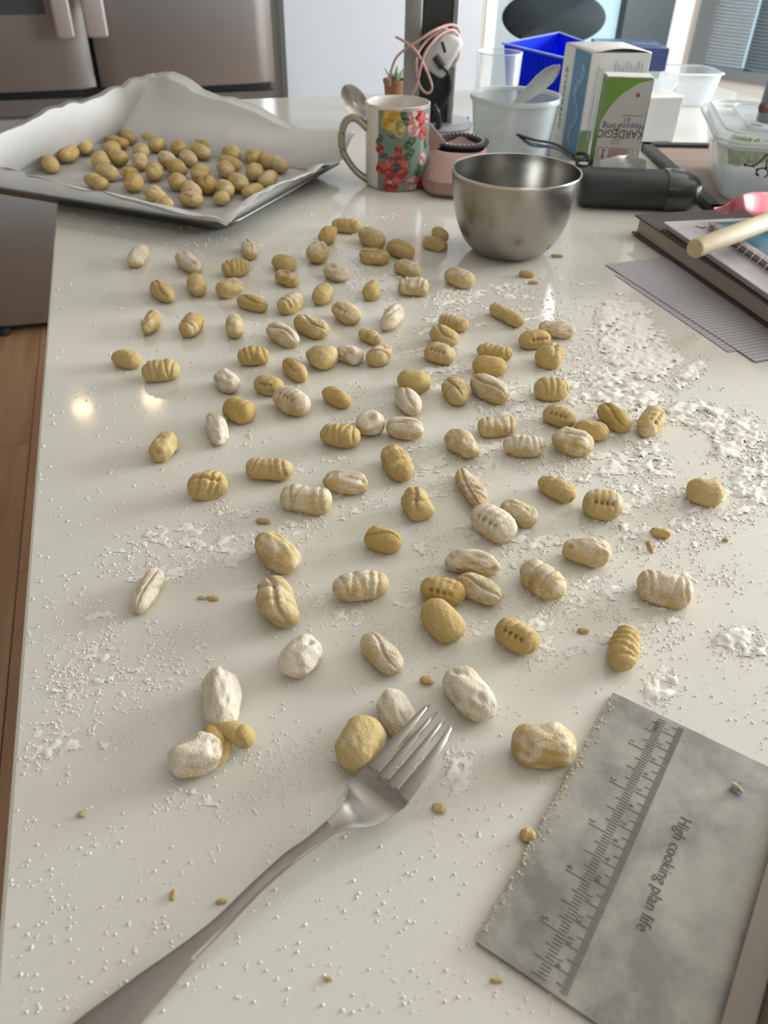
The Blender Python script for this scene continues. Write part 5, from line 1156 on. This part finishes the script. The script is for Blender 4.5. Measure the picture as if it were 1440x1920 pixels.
part('tub', closed([oval((c2[0]+.03, c2[1]+.06), .055, .05, .0008, e=.5), oval((c2[0]+.03, c2[1]+.06), .066, .06, h2, e=.5), oval((c2[0]+.03, c2[1]+.06), .064, .058, h2, e=.5), oval((c2[0]+.03, c2[1]+.06), .053, .048, .003, e=.5)]), CLEARP, c2r, True)
part('rim', loft([oval((c2[0]+.03, c2[1]+.06), .066, .06, h2-.002, e=.5), oval((c2[0]+.03, c2[1]+.06), .071, .065, h2, e=.5), oval((c2[0]+.03, c2[1]+.06), .066, .06, h2+.002, e=.5)], False), CLEARR, c2r, True)
bt = hit(1446, 210, (0, .98, 0), (0, 1, 0)); 
btl = root('grey_bottle', 'narrow grey-teal bottle with brown knob cut by the right picture edge', 'bottle', (bt[0]+.012, 1.33, .0092))
bx = hit(1432, 180, (0, 1.15, 0), (0, 1, 0)); BT = mat('bottle_teal', (.22, .28, .29), .3)
btl.location = (bx[0]+.02, 1.15, lz+.004)
part('body', lathe((bx[0]+.02, 1.15, lz+.004), [(.0005, 0), (.019, 0), (.02, .004), (.02, .09), (.012, .1), (.0005, .1)], 28), BT, btl, True)
kn = hit(1434, 202, (0, 1.125, 0), (0, 1, 0)); vsg, fsg = gnocchi_mesh(.008, .007, .007, 'smooth', 77, 1, 11); part('knob', ([v+kn-Zu*.006 for v in vsg], fsg), mat('knob_brown', (.12, .06, .05), .5), btl, True)
spg = root('wire_sprig', 'dark branching wire sprig with bead tips leaning on the clear container', 'ornament', px(1425, 330, .012))
SY = float(n1[1]-.012)
def sgp(x, y): return hit(x, y, (0, SY, 0), (0, 1, 0))
WIRE = mat('dark_wire', (.05, .04, .045), .45)
for pts in (((1396, 309), (1412, 311), (1425, 303), (1436, 292), (1446, 290)), ((1419, 318), (1430, 315), (1436, 316), (1446, 310)), ((1419, 318), (1418, 325), (1422, 330)), ((1436, 315), (1440, 325), (1434, 333)), ((1436, 316), (1438, 300))):
    part('branch', tube([sgp(x, y) for x, y in pts], .0011, 6, 4), WIRE, spg, True)
for x, y in ((1397, 309), (1413, 311), (1420, 318), (1436, 316), (1420, 327)):
    p = sgp(x, y); part('bead', tube([p-Zu*.0016, p, p+Zu*.0016], [.0014, .0022, .0014], 8, 2), WIRE, spg, True)
# ------------------------------------------------------------------ lined sheets, books, pink note, wooden rod
g0 = px(1135, 497, .0006); g1 = px(1416, 680, .0006); gd = (g1-g0)/np.linalg.norm(g1-g0); gp_ = np.array([-gd[1], gd[0], 0]); gp_ = gp_ if gp_[0] > 0 else -gp_; GL_ = float(np.linalg.norm(g1-g0))
LP, t, b_ = base_mat('ruled_paper'); tcn = t.nodes.new('ShaderNodeTexCoord'); wv_ = t.nodes.new('ShaderNodeTexWave'); wv_.inputs['Scale'].default_value = 55; wv_.bands_direction = 'X'
crn = t.nodes.new('ShaderNodeValToRGB'); crn.color_ramp.elements[0].color = (.25, .25, .30, 1); crn.color_ramp.elements[1].color = (.46, .45, .48, 1); crn.color_ramp.elements[1].position = .35
t.links.new(tcn.outputs['Object'], wv_.inputs[0]); t.links.new(wv_.outputs['Fac'], crn.inputs[0]); t.links.new(crn.outputs[0], b_.inputs['Base Color']); b_.inputs['Roughness'].default_value = .6
def sheet(label, a0, b0, w_, l_, z, rot):
    o = link('ruled_sheet', *slab([[0, 0, 0], [l_, 0, 0], [l_, w_, 0], [0, w_, 0]], .0004), LP); o.location = tuple(g0+gd*a0+gp_*b0+Zu*(z-g0[2])); o.rotation_euler.z = math.atan2(gd[1], gd[0])+rot
    tag(o, label, 'paper', 'ruled sheets under the books'); return o
sheet('upper ruled paper sheet poking out from under the thick book', 0, 0, .20, GL_, .0016, 0)
sheet('lower ruled paper sheet, only its corner edge showing beyond the upper one', .03, -.006, .20, GL_-.055, .0008, -.02)
k0_ = px(1190, 438, .002); k1_ = px(1440, 612, .002); kd = (k1_-k0_)/np.linalg.norm(k1_-k0_); kp = np.array([-kd[1], kd[0], 0]); kp = kp if kp[0] > 0 else -kp
KL = float(np.linalg.norm(k1_-k0_))+.06; KW = .24; kzt = float(hit(1190, 403, k0_, (0, 1, 0))[2]); print('book', KL, kzt)
def kq(a, b, z): p = k0_+kd*a+kp*b; return np.array([p[0], p[1], z])
bk1 = root('thick_book', 'thick dark-covered book with beige page edges, bottom of the stack', 'book', kq(KL/2, KW/2, .002))
def bs(a0, a1, b0, b1, z0, z1): return slab([kq(a0, b0, z1), kq(a1, b0, z1), kq(a1, b1, z1), kq(a0, b1, z1)], z1-z0)
COV = mat('book_cover', (.06, .052, .048), .5); PG = mat('page_edges', (.40, .34, .285), .8, var=.12, scale=120, aniso=(1, 1, 30))
part('cover', bs(-.003, KL+.003, -.003, KW, .0020, .0042), COV, bk1); part('cover', bs(-.003, KL+.003, -.003, KW, kzt-.0025, kzt), COV, bk1)
part('page_block', bs(.001, KL, .002, KW-.004, .0043, kzt-.0026), PG, bk1)
zt2 = kzt+.0005
# sketch pad
b2 = root('sketch_pad', 'white pad with doodled cover lying on the thick book', 'notebook', kq(.15, .15, zt2)); 
s0_ = px(1244, 417, kzt+.010); s1_ = px(1440, 552, kzt+.010); sd_ = (s1_-s0_)/np.linalg.norm(s1_-s0_); sp_ = np.array([-sd_[1], sd_[0], 0]); sp_ = sp_ if sp_[0] > 0 else -sp_
def s2(a, b, z): p = s0_+sd_*a+sp_*b; return np.array([p[0], p[1], z])
SL = float(np.linalg.norm(s1_-s0_))+.05
part('back_board', slab([s2(-.002, 0, zt2+.002), s2(SL, 0, zt2+.002), s2(SL, .2, zt2+.002), s2(-.002, .2, zt2+.002)], .0018), mat('pad_black', (.05, .045, .04), .5), b2)
part('pages', slab([s2(.002, .004, zt2+.0085), s2(SL, .004, zt2+.0085), s2(SL, .2, zt2+.0085), s2(.002, .2, zt2+.0085)], .0062), mat('pad_pages', (.36, .34, .32), .7), b2)
part('top_sheet', slab([s2(0, 0, zt2+.0102), s2(SL, 0, zt2+.0102), s2(SL, .2, zt2+.0102), s2(0, .2, zt2+.0102)], .0012), mat('pad_white', (.56, .54, .57), .45), b2)
part('doodle', join(tube([s2(.02, .030, zt2+.0106), s2(.028, .034, zt2+.0106), s2(.024, .04, zt2+.0106)], .0012, 5, 4, .2), tube([s2(.012, .055, zt2+.0106), s2(.02, .062, zt2+.0106)], .002, 5, 3, .15)), mat('doodle_ink', (.10, .09, .12), .5), b2)
part('doodle', join(tube([s2(.05, .065, zt2+.0106), s2(.066, .07, zt2+.0106), s2(.078, .06, zt2+.0106), s2(.07, .078, zt2+.0106)], .0035, 6, 4, .08)), mat('doodle_violet', (.16, .11, .20), .5), b2)
# spiral notebook with blue cover
zt3 = zt2+.0115; n0_ = px(1322, 418, zt3+.006); n1_ = px(1442, 500, zt3+.006); nd_ = (n1_-n0_)/np.linalg.norm(n1_-n0_); np__ = np.array([-nd_[1], nd_[0], 0]); np__ = np__ if np__[0] > 0 else -np__
def n2_(a, b, z): p = n0_+nd_*a+np__*b; return np.array([p[0], p[1], z])
b3 = root('spiral_notebook', 'spiral-bound notebook with blue and turquoise cover on the stack', 'notebook', n2_(.08, .07, zt3)); NL = float(np.linalg.norm(n1_-n0_))+.08
part('pages', slab([n2_(0, .006, zt3+.005), n2_(NL, .006, zt3+.005), n2_(NL, .16, zt3+.005), n2_(0, .16, zt3+.005)], .0045), mat('grey_pages', (.34, .30, .29), .7), b3)
BC, t, b_ = base_mat('blue_cover'); nt = t.nodes.new('ShaderNodeTexNoise'); nt.inputs['Scale'].default_value = 14; rp = t.nodes.new('ShaderNodeValToRGB'); rp.color_ramp.elements[0].color = (.02, .10, .17, 1); rp.color_ramp.elements[0].position = .42; rp.color_ramp.elements[1].color = (.09, .30, .42, 1); rp.color_ramp.elements[1].position = .58
tcn = t.nodes.new('ShaderNodeTexCoord'); t.links.new(tcn.outputs['Object'], nt.inputs[0]); t.links.new(nt.outputs['Fac'], rp.inputs[0]); t.links.new(rp.outputs[0], b_.inputs['Base Color']); b_.inputs['Roughness'].default_value = .3
part('cover', slab([n2_(0, .014, zt3+.0065), n2_(NL, .014, zt3+.0065), n2_(NL, .16, zt3+.0065), n2_(0, .16, zt3+.0065)], .0013), BC, b3)
part('border_strip', slab([n2_(0, .004, zt3+.0066), n2_(NL, .004, zt3+.0066), n2_(NL, .014, zt3+.0066), n2_(0, .014, zt3+.0066)], .0013), mat('grey_strip', (.36, .30, .29), .6), b3)
for k in range(14):
    a_ = .012+k*.0135
    if a_ > NL-.004: break
    part('wire_coil', tube([n2_(a_, .008, zt3+.007), n2_(a_, .002, zt3+.0095), n2_(a_, -.003, zt3+.004), n2_(a_, .001, zt3+.0008)], .0006, 6, 3), STEEL_LT, b3, True)
# pink note
ps = root('pink_paper', 'wavy salmon pink paper lying over the blue notebook', 'paper', px(1400, 400, zt3+.012))
lo = [(1337, 394), (1350, 400), (1358, 402), (1372, 398), (1385, 394), (1396, 394), (1408, 402), (1420, 409), (1435, 410), (1460, 402)]; hi = [(1338, 393), (1350, 389), (1360, 385), (1372, 376), (1385, 368), (1396, 364), (1408, 361), (1420, 360), (1435, 360), (1460, 362)]
yy = .0; lo3 = []; hi3 = []
for (x, y), (x2, y2) in zip(lo, hi):
    zl = zt3+.010+.012*math.exp(-((x-1393)/14)**2); lo3.append(px(x, y, zl)); hi3.append(px(x2, y2, zl+.014))
lo3 = smoothpath(lo3, 4); hi3 = smoothpath(hi3, 4); vs = []; fs = []
for l_, h_ in zip(lo3, hi3):
    for j in range(5): t_ = j/4; vs.append(l_*(1-t_)+h_*t_+Zu*.003*math.sin(math.pi*t_))
for i in range(len(lo3)-1):
    for j in range(4): fs.append((i*5+j, (i+1)*5+j, (i+1)*5+j+1, i*5+j+1))
o = part('sheet', (vs, fs), mat('pink_sheet', (.92, .30, .35), .55, var=.02), ps, True); m_ = o.modifiers.new('s', 'SOLIDIFY'); m_.thickness = .0005
# wooden rod
wr = root('wooden_rod', 'pale round wooden rolling rod lying on the stack at right edge', 'rolling pin', px(1400, 450, zt3+.02))
zr = zt3+.021; r0 = px(1303, 466, zr); r1 = px(1470, 404, zr); rd = (r1-r0)/np.linalg.norm(r1-r0); rad = 18.0/FL*float((r0-EYE)@Fv); print('rod', rad)
part('shaft', tube([r0, r0+rd*.0015, r0+rd*.1, r0+rd*.30], [rad*.93, rad, rad, rad], 28, 0), STICK, wr, True)
part('end_grain', tube([r0-rd*.0006, r0+rd*.0002], rad*.92, 28, 0), wood_mat('end_grain', (.42, .34, .18), (.50, .42, .26), 40, (1, 1, 1), .7), wr)
# ------------------------------------------------------------------ chair beyond the island
cy0 = 2.55; cc0 = hit(1040, 35, (0, cy0, 0), (0, 1, 0)); crx = 97/FL*float((cc0-EYE)@Fv); cbz = float(hit(1040, 87, (0, cy0, 0), (0, 1, 0))[2]); crz = float(cc0[2])-cbz
chr_ = root('bar_stool', 'black stool with rounded oval backrest beyond the island', 'chair', (cc0[0], cy0+.15, ZF)); CHB = mat('chair_black', (.022, .034, .042), .8)
ctr = np.array([cc0[0], cy0, cbz+crz]); vs = []; fs = []; n = 40
for k, (s_, dy2) in enumerate(((.0, .0), (.92, 0.), (1., .008), (1., .03), (.92, .038), (.0, .038))):
    for j in range(n):
        t = 6.2832*j/n; vs.append(ctr+np.array([crx*max(s_, .001)*math.cos(t), dy2, crz*max(s_, .001)*math.sin(t)]))
for i in range(5):
    for j in range(n): fs.append((i*n+j, i*n+(j+1) % n, (i+1)*n+(j+1) % n, (i+1)*n+j))
part('backrest', (vs, fs), CHB, chr_, True)
part('seat', lathe((cc0[0], cy0+.20, 0), [(.0005, -.26), (.17, -.26), (.19, -.245), (.19, -.225), (.17, -.21), (.0005, -.205)], 40), CHB, chr_, True)
part('support', tube([ctr+np.array([0, .05, -crz*.7]), ctr+np.array([0, .08, -crz*1.2]), np.array([cc0[0], cy0+.16, -.25])], .018, 10, 4), CHB, chr_, True)
for sx, sy in ((-1, -1), (1, -1), (-1, 1), (1, 1)): part('leg', tube([np.array([cc0[0]+sx*.11, cy0+.20+sy*.11, -.25]), np.array([cc0[0]+sx*.18, cy0+.20+sy*.18, ZF+.001])], .012, 8, 0), CHB, chr_, True)
# small dark bead on the counter
o = root('dark_bead', 'tiny dark grain on the counter left of the frosted tub', 'crumb', px(877, 224)); p = px(877, 225); part('grain', tube([p+Zu*.0005, p+Zu*.003, p+Zu*.0055], [.002, .003, .002], 8, 2), mat('bead_grey', (.10, .10, .11), .5), o, True)
